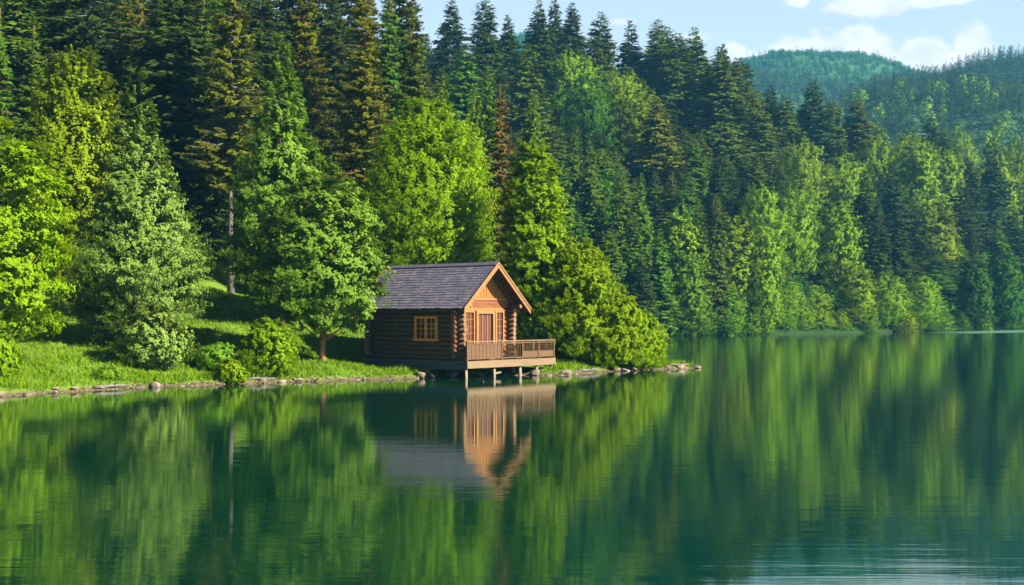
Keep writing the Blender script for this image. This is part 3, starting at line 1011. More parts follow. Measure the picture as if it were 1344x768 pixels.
ROWS['leafy tree at the far waterline'] = ('broadleaf_tree', 'leafy trees along the far waterline', [
    (892, 272, 190, 33, 'tall', 'leaf_mid'), (902, 330, 186, 30, 'tall', 'leaf_green'), (961, 280, 197, 34, 'tall', 'leaf_mid'), (1001, 290, 199, 28, 'tall', 'leaf_mid'), (1000, 238, 205, 34, 'dome', 'leaf_mid'),
    (1040, 244, 212, 36, 'dome', 'leaf_mid'), (1100, 262, 217, 32, 'tall', 'leaf_mid'), (1205, 178, 240, 32, 'tall', 'leaf_mid'), (1226, 264, 238, 34, 'tall', 'leaf_mid'),
    (957, 374, 192, 22, 'tall', 'leaf_green'), (1124, 344, 218, 26, 'tall', 'leaf_mid'), (1165, 356, 224, 30, 'dome', 'leaf_mid'), (1210, 360, 231, 28, 'dome', 'leaf_mid'),
    (1320, 330, 258, 26, 'tall', 'leaf_deep'), (1280, 340, 248, 24, 'tall', 'leaf_deep'), (1352, 235, 274, 28, 'tall', 'leaf_mid')])
ROWS['low rounded shrub at the foot of the far trees'] = ('waterside_shrub', 'low shrubs along the far waterline', [
    (1035, 362, 208, 24, 'bush', 'leaf_mid'), (1070, 366, 211, 24, 'bush', 'leaf_mid'), (1026, 392, 205, 20, 'bush', 'leaf_green'), (1054, 398, 208, 16, 'bush', 'leaf_mid'),
    (1103, 404, 214, 14, 'bush', 'leaf_mid'), (925, 400, 190, 18, 'bush', 'leaf_deep'), (985, 398, 197, 18, 'bush', 'leaf_green'), (885, 402, 185, 16, 'bush', 'leaf_deep'),
    (1140, 398, 218, 16, 'bush', 'leaf_green'), (1188, 400, 225, 18, 'bush', 'leaf_mid'), (1236, 400, 233, 18, 'bush', 'leaf_green'), (1262, 408, 238, 14, 'bush', 'leaf_deep'),
    (1292, 412, 246, 14, 'bush', 'leaf_green'), (1322, 414, 256, 14, 'bush', 'leaf_deep'), (1345, 412, 268, 16, 'bush', 'leaf_green')])
ROWS['dark slim spruce among the far shore trees'] = ('spruce_tree', 'dark slim spruces among the far shore trees', [
    (843, 330, 172, 22, 'spruce_slim', 'needle_dark'), (866, 358, 178, 16, 'spruce_slim', 'needle_green'), (925, 300, 196, 22, 'spruce_slim', 'needle_dark'), (1154, 268, 232, 22, 'spruce_slim', 'needle_dark'),
    (1180, 272, 236, 18, 'spruce_slim', 'needle_dark'), (1264, 234, 256, 26, 'spruce_slim', 'needle_dark'), (1302, 194, 266, 30, 'spruce', 'needle_dark'), (1277, 314, 250, 22, 'spruce_slim', 'needle_dark'),
    (1270, 208, 262, 26, 'spruce', 'needle_dark'), (1330, 270, 266, 24, 'spruce_slim', 'needle_dark'), (1172, 215, 246, 26, 'spruce', 'needle_dark'), 
    (1135, 225, 238, 26, 'spruce', 'needle_dark'), (1012, 218, 226, 22, 'spruce', 'needle_dark'), (1340, 210, 276, 26, 'spruce', 'needle_dark'), (1310, 290, 262, 24, 'spruce_slim', 'needle_green')])
DROP_SHRUB = set([0, 4, 5, 26, 32, 33, 34, 36, 37, 38, 40, 41])


def _more_shrubs():
    r = random.Random(12)
    A = [p for p in SHORE if 12 < p[0] < 160 and p[1] > 140]
    for (x0, y0), (x1, y1) in zip(A[:-1], A[1:]):
        m = max(1, int(math.hypot(x1 - x0, y1 - y0) / 4.2))
        for q in range(m):
            t = (q + r.uniform(.2, .8)) / m
            x, y = x0 + (x1 - x0) * t, y0 + (y1 - y0) * t
            d = y + r.uniform(2.0, 3.5)
            px = 672 + x * F / d
            if 872 < px < 1345:
                yield (round(px, 1), HOR + (CAM_H - 0.9 - r.uniform(1.8, 4.2)) * F / d, d, r.uniform(1.6, 2.6) * F / d, 'bush', r.choice(['leaf_green', 'leaf_mid', 'leaf_deep', 'leaf_deep']))


ROWS['low rounded shrub at the foot of the far trees'][2].extend(_more_shrubs())
HEIGHTS = {}
PLACED = []
VIEW = []
for desc, (nm, grp, rows) in ROWS.items():
    srt = sorted(rows, key=lambda r: r[0])
    low = desc.startswith('low rounded')
    n_, j = len(srt) - (len(DROP_SHRUB) if low else 0), -1
    for i, (px, yt, d, hp, k, mat) in enumerate(srt):
        if low and i in DROP_SHRUB:
            PLACED.append((*wpt(px, yt, d)[:2], hp * d / F))
            continue
        j += 1
        r, H = slope_tree(nm, f'{desc}, {ordinal(j, n_)}', grp, px, yt, d, hp, k, i % 4, mat)
        PLACED.append((r.location.x, r.location.y, hp * d / F))
        yb = HOR - (r.location.z - CAM_H) * F / r.location.y
        VIEW.append((px, yt, yb, r.location.y, hp * 1.1))
        HEIGHTS.setdefault(desc, []).append((px, round(H, 1)))

# spruces filling the slope between the placed trees
def fill_slope():
    rng = random.Random(5)
    pts = [(x, y) for x, y, r in PLACED]
    out = []
    tries = 0
    while tries < 9000:
        tries += 1
        px = rng.uniform(-60, 1400)
        d = rng.uniform(84, 300)
        x, y, _ = wpt(px, 0, d)
        s = float(sdist(np.array([x]), np.array([y]))[0])
        if s < 9 + (18 if d < 130 else 0) or s > 95:
            continue
        if px > 560 and d < 120:
            continue
        if d < 84 + 6 and px < 360:
            continue
        if 250 < px < 345 and d < 100:
            continue
        sp = 5.6 if d < 140 else 6.0
        if any((x - a) ** 2 + (y - b) ** 2 < sp * sp for a, b in pts):
            continue
        pts.append((x, y))
        out.append((px, d, x, y))
    return out


FILL = sorted(fill_slope())
SKIP = set([255, 273, 2, 6, 17, 24, 29, 30, 34, 35, 37, 39, 41, 43, 44, 45, 46, 47, 48, 50, 51, 52, 54, 55, 57, 58, 59, 60, 62, 64, 65, 66, 67, 68, 70, 71, 73, 75, 76, 77, 78, 80, 82, 83, 84, 85, 86, 87, 88, 89, 91, 92, 93, 95, 96, 97, 98, 99, 101, 102, 103, 104, 105, 106, 107, 109, 110, 111, 112, 113, 114, 116, 117, 118, 119, 120, 121, 122, 123, 125, 126, 127, 128, 129, 130, 131, 132, 133, 135, 136, 138, 141, 142, 144, 147, 148, 149, 151, 153, 154, 155, 156, 159, 161, 162, 164, 165, 166, 167, 169, 170, 172, 175, 176, 180, 183, 184, 186, 189, 191, 193, 194, 197, 202, 205, 206, 209, 212, 213, 216, 220, 225, 228, 236, 243, 245, 248, 253, 259, 264, 265, 266, 267, 268, 281, 284, 287])
SHORT = {'dark spruce on the skyline ridge': 'ridge spruce', 'sunlit olive spruce on the upper slope': 'big sunlit spruce', 'green spruce above the yellow dome tree': 'green spruce above the dome tree',
         'round-topped broadleaf tree on the upper slope': 'round upper broadleaf', 'bluish young spruce on the shaded middle slope': 'young mid-slope spruce', 'leafy tree at the far waterline': 'far waterline leafy tree',
         'low rounded shrub at the foot of the far trees': 'far shrub', 'dark slim spruce among the far shore trees': 'slim far-shore spruce'}
ANCH = [(-8, 200, 'edge maple'), (98, 110, 'olive willow'), (180, 130, 'pale feathery willow'), (303, 100, 'bare-trunked sunlit spruce'), (186, 20, 'thin brown spruce'), (366, 110, 'slender cone tree'),
        (400, 30, 'half-hidden olive spruce'), (480, 60, 'broad olive spruce'), (560, 180, 'yellow dome tree'), (657, 160, 'brown dry spruce'), (118, 20, 'bluish-trunked spruce'), (698, 230, 'tiered lime tree')]
for desc, (nm, grp, rows) in ROWS.items():
    srt = sorted(rows, key=lambda r: r[0])
    if desc.startswith('low rounded'):
        srt = [r_ for q, r_ in enumerate(srt) if q not in DROP_SHRUB]
    for q, row in enumerate(srt):
        o_ = ordinal(q, len(srt)).replace(' from the left', '')
        ANCH.append((row[0], row[1] + 30, f'{o_} {SHORT[desc]}'))
USED = {}
for i, (px, d, x, y) in enumerate(FILL):
    rng = random.Random(1000 + i)
    gz = g1(x, y)
    hm = (22 if d < 140 else 17) * rng.uniform(0.75, 1.15)
    k = rng.choice(['spruce', 'spruce', 'spruce_slim'])
    wd = rng.uniform(.8, 1.15)
    var, mat = rng.randrange(5), rng.choice(['needle_dark', 'needle_dark', 'needle_mid', 'needle_green'])
    yt = HOR - (gz + hm - CAM_H) * F / d
    lim = np.interp(px, [500, 560, 640, 700, 830, 950, 1000, 1050, 1100, 1230, 1344, 1400], [-60, 8, 24, 22, 44, 85, 120, 140, 155, 178, 180, 180])
    if yt < lim:
        yt = lim + rng.uniform(0, 25)
    hpf = (4.0 if k == 'spruce' else 3.0) * F / d
    for (vx, vt, vb, vd, vh) in VIEW:
        if d < vd + 1 and abs(px - vx) < vh + hpf * 0.55:
            yt = max(yt, vt + 0.62 * (vb - vt))
    Hm = (HOR - (gz - CAM_H) * F / d - yt) * d / F
    if Hm < 7.0 or i in SKIP:
        continue
    ax, ay, an = min(ANCH, key=lambda a: (a[0] - px) ** 2 + 0.6 * (a[1] - yt - 25) ** 2)
    dx, dy = px - ax, yt + 25 - ay
    rel = 'right of' if dx > 12 else 'left of' if dx < -12 else 'below' if dy > 0 else 'above'
    tone = {'needle_dark': 'dark', 'needle_mid': 'olive-dark', 'needle_green': 'deep green'}[mat]
    build = 'narrow' if k == 'spruce_slim' else 'broad' if wd > 1.0 else 'medium'
    band = 'lawn-wood' if d < 140 and px < 560 else 'low-slope' if gz < 12 else 'mid-slope' if gz < 28 else 'high-slope'
    cands = [f'{tone} {band} spruce {rel} the {an}', f'{build} {tone} {band} spruce {rel} the {an}',
             f'{build} {tone} {band} spruce {"lower" if dy > 0 else "higher"} {rel} the {an}', f'{"shorter" if Hm < 15 else "taller"} {build} {tone} {band} spruce {rel} the {an}',
             f'{"near" if d < 140 else "far"} {build} {tone} {band} spruce standing {rel} the {an}', f'{build} {tone} {band} spruce at {"short" if abs(dx) < 30 else "some"} distance {rel} the {an}']
    lab = next((c for c in cands if c not in USED), cands[-1])
    USED[lab] = 1
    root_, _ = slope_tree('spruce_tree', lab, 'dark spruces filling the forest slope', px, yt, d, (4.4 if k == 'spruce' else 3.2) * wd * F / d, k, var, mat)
    root_['fill_index'] = i
print('FILL', len(FILL))
for kk, v in HEIGHTS.items():
    print(kk, v)

# ------------------------------------------------------------------ far hills and their woods


def far_tree(kind, seed):
    if kind == 'c':
        V, t, _ = conifer(seed, 13.0, 2.6, bare=0.0, whorls=15, per=5, cl=1.4, cw=0.6, cpm=1.3, ragged=0.25, sticks=False)
    else:
        V, t, _ = broadleaf(seed, 10.0, 3.4, 'dome', base=0.0, nl=14, ns=6, lp=4, leaf=1.0, lobe=0.42)
    return V, t


FARV = {('c', i): far_tree('c', 900 + i) for i in range(4)}
FARV.update({('b', i): far_tree('b', 950 + i) for i in range(3)})


def hill(name, forest_name, d0, dr, ridge, span, spacing, kindf, seed, mat_c, mat_b, band, flabel, tsc=1.0):
    rx, ry = zip(*ridge)
    rx, ry = np.array(rx, float), np.array(ry, float)
    treeh = 17.0 * tsc

    def hz(px, d):
        zr = CAM_H + (HOR - np.interp(px, rx, ry)) * dr / F - treeh
        t = np.clip((d - d0) / (dr - d0), 0, None)
        rise = 14 + (zr - 14) * np.sin(np.clip(t, 0, 1) * math.pi / 2) ** 0.95
        fall = np.maximum(zr - np.maximum(d - dr, 0) * 0.5, 4)
        und = 2.5 * np.sin(px * 0.05 + d * 0.02) + 1.6 * np.sin(px * 0.013 - d * 0.05)
        return np.where(d <= dr, rise, fall) + und * np.clip(t * 3, 0, 1) * np.clip((1.02 - t) * 6, 0.15, 1)
    pxs = np.arange(span[0], span[1] + 1, 12.0)
    ds = np.concatenate([np.linspace(d0, dr, 26), dr + np.array([8, 20, 50, 90, 140])])
    PX, DD = np.meshgrid(pxs, ds)
    Z = hz(PX, DD)
    V = np.stack([((PX - 672) * DD / F).ravel(), DD.ravel(), Z.ravel()], 1)
    nx, ny = len(pxs), len(ds)
    i = (np.arange(ny - 1)[:, None] * nx + np.arange(nx - 1)[None, :]).ravel()
    me = mesh_np(name, V, 4, np.stack([i, i + 1, i + nx + 1, i + nx], 1), [M['hillside']], smooth=True)
    tag(link(name, me), kind='structure')
    rng = np.random.default_rng(seed)
    x0, x1 = (span[0] - 672) * dr / F, (span[1] - 672) * dr / F
    n = int((x1 - x0) * (dr * (1 - band)) / spacing ** 2 * ((dr - d0) / dr) / max(1 - band, .01) * 1.0)
    px = rng.uniform(span[0], span[1], n)
    d = d0 + (dr + 4 - d0) * (band + (1 - band) * np.sqrt(rng.uniform(0, 1, n)))
    z = hz(px, d)
    x = (px - 672) * d / F
    Vs, ts, mi = [], [], []
    for j in range(n):
        kd = kindf(px[j], (d[j] - d0) / (dr - d0), rng)
        v, t = FARV[(kd, int(rng.integers(0, 4 if kd == 'c' else 3)))]
        s = rng.uniform(0.7, 1.2) * tsc
        a = rng.uniform(0, 6.28)
        ca, sa = math.cos(a), math.sin(a)
        q = np.empty_like(v)
        q[:, 0] = (v[:, 0] * ca - v[:, 1] * sa) * s + x[j]
        q[:, 1] = (v[:, 0] * sa + v[:, 1] * ca) * s + d[j]
        q[:, 2] = v[:, 2] * s * rng.uniform(.85, 1.15) + z[j] - 0.5
        Vs.append(q)
        ts.append(np.clip(t * 0.6 + rng.uniform(0, .4), 0, 1))
        mi.append(np.full(len(t), 0 if kd == 'c' else 1))
    V = np.concatenate(Vs)
    me = mesh_np(forest_name, V, 4, np.arange(len(V)), [M[mat_c], M[mat_b]], mat_idx=np.concatenate(mi), tint=np.concatenate(ts))
    o = link(forest_name, me)
    tag(o, flabel, 'forest', kind='stuff')
    print(name, n, len(V))


b = NB('hillside')
M['hillside'] = b.done(b.principled(b.mix(b.noise(0.05, 5), (0.012, 0.04, 0.016), (0.03, 0.07, 0.02)), 0.95, 0.05))
conif = lambda p, t, r: 'c'
mixed = lambda p, t, r: 'b' if r.uniform() < .6 else 'c'
hill('hills', 'forest', 800, 1450, [(480, 120), (560, 110), (640, 75), (690, 50), (740, 80), (820, 100), (900, 98), (960, 92), (1020, 78), (1080, 74), (1130, 80), (1190, 96), (1260, 112), (1420, 130)],
     (560, 1400), 9.5, mixed, 1, 'needle_dark', 'leaf_deep', 0.2, 'distant blue-green conifer wood covering the farthest hill', 0.7)
hill('hills', 'forest', 720, 1200, [(880, 96), (960, 95), (1020, 96), (1080, 104), (1130, 112), (1200, 120), (1300, 140)],
     (880, 1300), 8.0, lambda p, t, r: 'c' if r.uniform() < .8 else 'b', 2, 'needle_dark', 'leaf_deep', 0.3, 'pale hazy wood on the bench below the farthest hilltop')
hill('hills', 'forest', 640, 1000, [(1130, 112), (1170, 103), (1210, 93), (1260, 83), (1300, 76), (1344, 64), (1480, 34)],
     (1120, 1480), 6.5, conif, 3, 'needle_dark', 'leaf_deep', 0.4, 'dark spruce wood with pointed tips along the high hill crest')
hill('hills', 'forest', 430, 740, [(1020, 150), (1080, 132), (1120, 119), (1170, 110), (1220, 103), (1260, 99), (1300, 105), (1344, 101), (1480, 95)],
     (1010, 1480), 6.2, lambda p, t, r: ('b' if r.uniform() < .85 else 'c') if t > .9 else ('c' if r.uniform() < .9 else 'b'), 4, 'needle_dark', 'leaf_mid', 0.05, 'hazy mixed wood with rounded lit crowns on the nearer hill')

# ------------------------------------------------------------------ haze
def build_haze():
    mb = MB()
    mb.box(-1395, 1395, -40, 1795, -3.6, 345)
    b = NB('haze_air')
    v = b.n('VolumePrincipled')
    v.inputs['Color'].default_value = (0.12, 0.48, 0.90, 1)
    v.inputs['Density'].default_value = 0.00014
    v.inputs['Anisotropy'].default_value = 0.0
    b.L.new(v.outputs[0], b.out.inputs['Volume'])
    o = mb.build('haze', b.m)
    tag(o, kind='stuff')


build_haze()

# ------------------------------------------------------------------ cabin
WD = {}
WD['dark_log'] = wood_mat('dark_log_wood', (0.030, 0.016, 0.009), (0.105, 0.056, 0.032), 0)
WD['red_log'] = wood_mat('red_log_wood', (0.0544, 0.0141, 0.0051), (0.1216, 0.0416, 0.0141), 1)
WD['end_grain'] = wood_mat('end_grain_wood', (0.0728, 0.0280, 0.0112), (0.1512, 0.0784, 0.0336), 2)
WD['orange_board'] = wood_mat('orange_board_wood', (0.0935, 0.0272, 0.0043), (0.2125, 0.0765, 0.0127), 2)
WD['red_board'] = wood_mat('red_board_wood', (0.060, 0.015, 0.005), (0.125, 0.038, 0.011), 1)
WD['pale_trim'] = wood_mat('pale_trim_wood', (0.1144, 0.0440, 0.0123), (0.1980, 0.0862, 0.0282), 2)
WD['window_trim'] = wood_mat('window_trim_wood', (0.44, 0.135, 0.020), (0.62, 0.230, 0.040), 2)
WD['barge'] = wood_mat('barge_board_wood', (0.085, 0.036, 0.013), (0.165, 0.078, 0.032), 1)
WD['deck'] = wood_mat('deck_wood', (0.0690, 0.0432, 0.0258), (0.1288, 0.0846, 0.0534), 1)
WD['rail'] = wood_mat('rail_wood', (0.035, 0.016, 0.007), (0.078, 0.038, 0.018), 1)
WD['skirt'] = wood_mat('skirt_wood', (0.0280, 0.0360, 0.0440), (0.0640, 0.0760, 0.0880), 0)
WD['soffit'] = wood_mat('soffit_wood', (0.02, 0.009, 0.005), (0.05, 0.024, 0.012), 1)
WD['post'] = wood_mat('stilt_wood', (0.0720, 0.0520, 0.0360), (0.1600, 0.1240, 0.0920), 2)
WD['metal'] = NB('dark_metal')
WD['metal'] = WD['metal'].done(WD['metal'].principled((0.03, 0.028, 0.026), 0.5, 0.4))
gb = NB('window_glass')
WD['glass'] = gb.done(gb.principled(gb.mix(gb.noise(1.5, 3, .5, gb.coord('Object')), (0.012, 0.008, 0.007), (0.07, 0.025, 0.012)), 0.08, 0.6))
gb = NB('curtain_red')
WD['curtain'] = gb.done(gb.principled(gb.ramp(gb.noise(6, 4, .5, gb.coord('Object', (1, 6, .3))), [(.35, (0.022, 0.004, 0.003)), (.65, (0.075, 0.016, 0.008))]), 0.45, 0.5))


def roof_mat():
    b = NB('roof_shingle')
    v = b.coord('Object')
    rnd = b.n('Attribute', attribute_name='tint').outputs['Fac']
    n = b.noise(2.2, 5, 0.6, v)
    n2 = b.noise(22, 4, 0.6, v)
    c = b.mix(b.math('ADD', b.math('MULTIPLY', rnd, 0.5), b.math('MULTIPLY', b.math('SUBTRACT', n, 0.35), 0.5)), (0.058, 0.055, 0.092), (0.118, 0.104, 0.148))
    c = b.mix(b.ramp(n, [(0.52, 0.0), (0.72, 0.55)]), c, (0.20, 0.155, 0.14))  # lighter brown patches: sunlight on the slope painted into the shingle colour
    return b.done(b.principled(c, 0.68, 0.4, b.bump(n2, 0.2, 0.006)))


WD['shingle'] = roof_mat()


def build_cabin():
    L, W = 6.86, 3.98
    z0, z1 = 0.85, 3.44          # floor, wall top
    rec = 0.35                   # gable wall stands back from the log ends
    root = empty('log_cabin', (CAB[0], CAB[1], 0.0), math.radians(-40))
    tag(root, 'dark log cabin with orange gable and slate roof on stilts over the water', 'cabin')
    rng = random.Random(3)
    nlog = 11
    dz = (z1 - z0) / nlog

    # log walls: courses of round logs, ends crossing at the corners
    def logs(axis, fixed, a, b, mat, off, name, count=nlog, cap='end_grain'):
        mb = MB()
        for i in range(count):
            z = z0 + dz * (i + 0.5) + off
            if z > z1 + 0.05:
                continue
            r = dz * 0.53 * rng.uniform(0.95, 1.05)
            n = 6
            pts = []
            ea, eb = a - rng.uniform(0, .06), b + rng.uniform(0, .06)
            for k in range(n + 1):
                q = ea + (eb - ea) * k / n
                w = rng.uniform(-.008, .008)
                pts.append((q, fixed + w, z + rng.uniform(-.006, .006)) if axis == 'x' else (fixed + w, q, z + rng.uniform(-.006, .006)))
            mb.tube(pts, [r] * (n + 1), 10, 0, 1)
        o = mb.build(name, [mat, WD[cap]], root, smooth=False)
        for p in o.data.polygons:
            p.use_smooth = len(p.vertices) == 4
        return o
    logs('x', 0.12, -L, 0.0, WD['dark_log'], 0, 'log_wall')
    logs('x', W - 0.12, -L, 0.0, WD['dark_log'], 0, 'log_wall')
    logs('y', -rec - 0.12, -0.22, W + 0.22, WD['red_log'], dz * 0.5, 'log_wall', nlog - 1)
    logs('y', -L + 0.25, -0.22, W + 0.22, WD['dark_log'], dz * 0.5, 'log_wall', nlog - 1)
    # inner partition log ends half way along the side wall
    mb = MB()
    for i in range(nlog):
        mb.tube([(-4.55, -0.03, z0 + dz * (i + .5)), (-4.55, 0.3, z0 + dz * (i + .5))], dz * .46, 9)
    mb.build('partition_log_end', WD['dark_log'], root)
    # floor, sill beam skirt
    mb = MB()
    mb.box(-L - .1, 0.02, 0.02, W - .02, 0.60, 0.85)
    mb.build('floor_frame', WD['soffit'], root)
    mb = MB()
    mb.box(-L - .15, 0.30, -0.10, 0.0, 0.62, 0.86)
    mb.box(-L - .15, 0.30, -0.07, -0.01, 0.40, 0.615)
    mb.build('skirt_board', WD['skirt'], root, bevel=0.01)

    # roof: two pitched slabs of shingle courses
    oe, of = 0.50, 0.50           # eaves overhang, gable overhang
    zr = 5.66                     # ridge
    ze = 3.40                     # roof top surface at the eave edge
    half = W / 2 + oe
    xb, xf = -L - 0.40, of
    roof_V, roof_F, roof_T = [], [], []
    courses = 17
    for side in (0, 1):
        for c in range(courses):
            x = xb
            # shingles of one course
            while x < xf - 1e-3:
                wdt = rng.uniform(0.18, 0.34)
                x2 = min(x + wdt, xf)
                if xf - x2 < 0.08:
                    x2 = xf
                f0 = c / courses
                f1 = min((c + 1.25) / courses, 1.0)
                lift = 0.018
                jit = rng.uniform(-.010, .010)

                def P(f, hgt):
                    y = -oe + half * f
                    if side:
                        y = W - y
                    return y, ze + (zr - ze) * f + hgt
                y0, za = P(f0 + jit, lift + 0.012)
                y1, zb = P(f1, 0.004)
                _, zc = P(f0 + jit, -0.002)
                b0 = len(roof_V)
                g = 0.006
                roof_V += [(x + g, y0, za), (x2 - g, y0, za), (x2 - g, y1, zb), (x + g, y1, zb), (x + g, y0, zc), (x2 - g, y0, zc)]
                roof_F += [(b0, b0 + 1, b0 + 2, b0 + 3), (b0 + 4, b0 + 5, b0 + 1, b0)]
                t = rng.random()
                roof_T += [t, t]
                x = x2
    me = bpy.data.meshes.new('roof_shingles')
    me.from_pydata(roof_V, [], roof_F)
    at = me.attributes.new('tint', 'FLOAT', 'FACE')
    at.data.foreach_set('value', roof_T)
    me.materials.append(WD['shingle'])
    roof = MB()
    th = 0.10
    for side in (0, 1):
        f = (lambda y: y) if side == 0 else (lambda y: W - y)
        a = [(xb, f(-oe), ze - th), (xf, f(-oe), ze - th), (xf, f(W / 2), zr - th), (xb, f(W / 2), zr - th)]
        t = [(x, y, z + th - 0.008) for x, y, z in a]
        roof.hexa(a + t)
    roofo = roof.build('roof', WD['soffit'], root)
    link('shingles', me, roofo)
    mb = MB()
    ridge = [(xb - .03, W / 2, zr + 0.05), (xf + .05, W / 2, zr + 0.05)]
    for sgn in (-1, 1):
        s = (zr - ze) / half
        p = [(xb - .02, W / 2, zr + .035), (xf + .04, W / 2, zr + .035), (xf + .04, W / 2 + sgn * .16, zr + .035 - .16 * s), (xb - .02, W / 2 + sgn * .16, zr + .035 - .16 * s)]
        q = [(x, y, z + .03) for x, y, z in p]
        mb.hexa(p + q)
    mb.build('ridge_cap', WD['shingle'], roofo)
    # barge boards on the gable, front and back
    for x in (xf, xb):
        for side in (0, 1):
            f = (lambda y: y) if side == 0 else (lambda y: W - y)
            sx = 1 if x == xf else -1
            x0, x1 = (x + .002, x + .06) if sx > 0 else (x - .06, x - .002)
            lo, hi = (f(-oe - 0.03), ze - 0.26), (f(W / 2), zr - 0.24)
            lo2, hi2 = (f(-oe - 0.03), ze + 0.035), (f(W / 2), zr + 0.055)
            mb = MB()
            ring = [lo, hi, hi2, lo2]
            A = [(x0, y, z) for y, z in ring]
            B = [(x1, y, z) for y, z in ring]
            mb.hexa(A + B)
            # second, narrower board on top
            lo3, hi3 = (f(-oe - 0.05), ze - 0.06), (f(W / 2), zr - 0.035)
            lo4, hi4 = (f(-oe - 0.05), ze + 0.05), (f(W / 2), zr + 0.07)
            xx0, xx1 = (x1 + .001, x1 + .03) if sx > 0 else (x0 - .03, x0 - .001)
            ring = [lo3, hi3, hi4, lo4]
            mb.hexa([(xx0, y, z) for y, z in ring] + [(xx1, y, z) for y, z in ring])
            mb.build('barge_board', WD['barge'], roofo)
    # rafters with pale tails under the eaves
    s = (zr - ze) / half
    x = xb + .25
    while x < xf - .1:
        for side in (0, 1):
            f = (lambda y: y) if side == 0 else (lambda y: W - y)
            mb = MB()
            a = (x, f(-oe + .04), ze - th - .075 + .04 * s)
            b = (x, f(W / 2 - .05), zr - th - .075 - .05 * s)
            mb.bar(a, b, .07, .13, up=(0, 0, 1))
            mb.build('rafter', WD['rail'], roofo)
        x += 0.62
    # eave beam (purlin) on top of the side walls
    for y in (0.12, W - .12):
        mb = MB()
        mb.tube([(xb + .1, y, z1 + 0.09), (xf - .06, y, z1 + 0.09)], .10, 10, 0, 1)
        mb.build('wall_beam', [WD['dark_log'], WD['end_grain']], root)
    mb = MB()
    mb.tube([(-rec - .3, W / 2, zr - .28), (xf - .06, W / 2, zr - .28)], .09, 10, 0, 1)
    mb.build('ridge_beam', [WD['red_log'], WD['end_grain']], root)

    # gable: vertical boards above a tie beam, both ends
    for xg, nm in ((-rec, 'gable_wall'), (-L + .2, 'gable_wall')):
        mb = MB()
        zb = 3.93
        n = 19
        y = 0.02
        bw = (W - .04) / n
        sg = 1 if nm == 'gable_wall' and xg > -2 else -1
        for i in range(n):
            ya, yb = y + i * bw + .011, y + (i + 1) * bw - .011
            zt = lambda yy: zr - th - .02 - abs(yy - W / 2) * s
            if max(zt(ya), zt(yb)) < zb + .03:
                continue
            o = rng.uniform(0, .012)
            za, zb2 = max(zt(ya), zb + .01), max(zt(yb), zb + .01)
            mb.hexa([(xg - .05, ya, zb), (xg + o, ya, zb), (xg + o, yb, zb), (xg - .05, yb, zb), (xg - .05, ya, za), (xg + o, ya, za), (xg + o, yb, zb2), (xg - .05, yb, zb2)])
        mb.build(nm, WD['orange_board'], root)
    # tie beam and the red panel under the gable boards
    mb = MB()
    mb.box(-rec - .02, -rec + .07, 0.0, W, 3.83, 3.93)
    mb.box(-rec - .02, -rec + .06, 0.0, W * .84, 3.36, 3.44)
    mb.build('tie_beam', WD['pale_trim'], root, bevel=.008)
    mb = MB()
    mb.box(-rec - .06, -rec + .025, 0.02, W - .02, 3.442, 3.63)
    mb.box(-rec - .06, -rec + .035, 0.02, W - .02, 3.636, 3.826)
    mb.build('gable_panel', WD['red_board'], root, bevel=.006)

    # front: pale framed door with glazed side lights
    def glazed(name, y0, y1, zlo, zhi, fw, cols, rows, trim, glass, depth=.10, x=-rec + .012, bar=.022):
        mb = MB()
        xa, xb_ = x, x + depth
        mb.box(xa, xb_, y0, y0 + fw, zlo, zhi)
        mb.box(xa, xb_, y1 - fw, y1, zlo, zhi)
        mb.box(xa, xb_ - .003, y0 + fw, y1 - fw, zhi - fw, zhi)
        mb.box(xa, xb_ - .003, y0 + fw, y1 - fw, zlo, zlo + fw)
        fr = mb.build(name, trim, root, bevel=.006)
        mb = MB()
        mb.box(xa + .002, xa + .02, y0 + fw, y1 - fw, zlo + fw, zhi - fw)
        mb.build('pane', glass, fr)
        mb = MB()
        for i in range(1, cols):
            yy = y0 + fw + (y1 - y0 - 2 * fw) * i / cols
            mb.box(xa + .022, xa + .05, yy - bar / 2, yy + bar / 2, zlo + fw, zhi - fw)
        for j in range(1, rows):
            zz = zlo + fw + (zhi - zlo - 2 * fw) * j / rows
            mb.box(xa + .024, xa + .048, y0 + fw, y1 - fw, zz - bar / 2, zz + bar / 2)
        if mb.V:
            mb.build('muntin', trim, fr)
        return fr
    glazed('door', 1.22, 2.62, 0.86, 3.30, .15, 3, 1, WD['pale_trim'], WD['curtain'], depth=.13, bar=.05)
    glazed('side_window', 0.36, 1.14, 1.05, 3.30, .09, 3, 6, WD['pale_trim'], WD['glass'])
    glazed('side_window', 2.70, 3.36, 1.05, 3.30, .09, 2, 6, WD['pale_trim'], WD['glass'])
    mb = MB()
    mb.box(-rec + .012, -rec + .10, 0.30, 3.42, 3.302, 3.358)
    mb.build('lintel', WD['pale_trim'], root, bevel=.006)

    # side window of two casements, three by two panes each
    wx0, wx1, wz0, wz1 = -3.26, -1.70, 1.82, 3.03
    yo = -0.03
    fw = .12
    mb = MB()
    mb.box(wx0, wx0 + fw, yo - .06, yo + .14, wz0, wz1)
    mb.box(wx1 - fw, wx1, yo - .06, yo + .14, wz0, wz1)
    xm = (wx0 + wx1) / 2
    mb.box(xm - .06, xm + .06, yo - .05, yo + .14, wz0 + fw, wz1 - fw)
    mb.box(wx0 + fw, wx1 - fw, yo - .057, yo + .14, wz1 - fw, wz1)
    mb.box(wx0 - .04, wx1 + .04, yo - .10, yo + .14, wz0 - .03, wz0 + fw * .8)
    fr = mb.build('window', WD['window_trim'], root, bevel=.006)
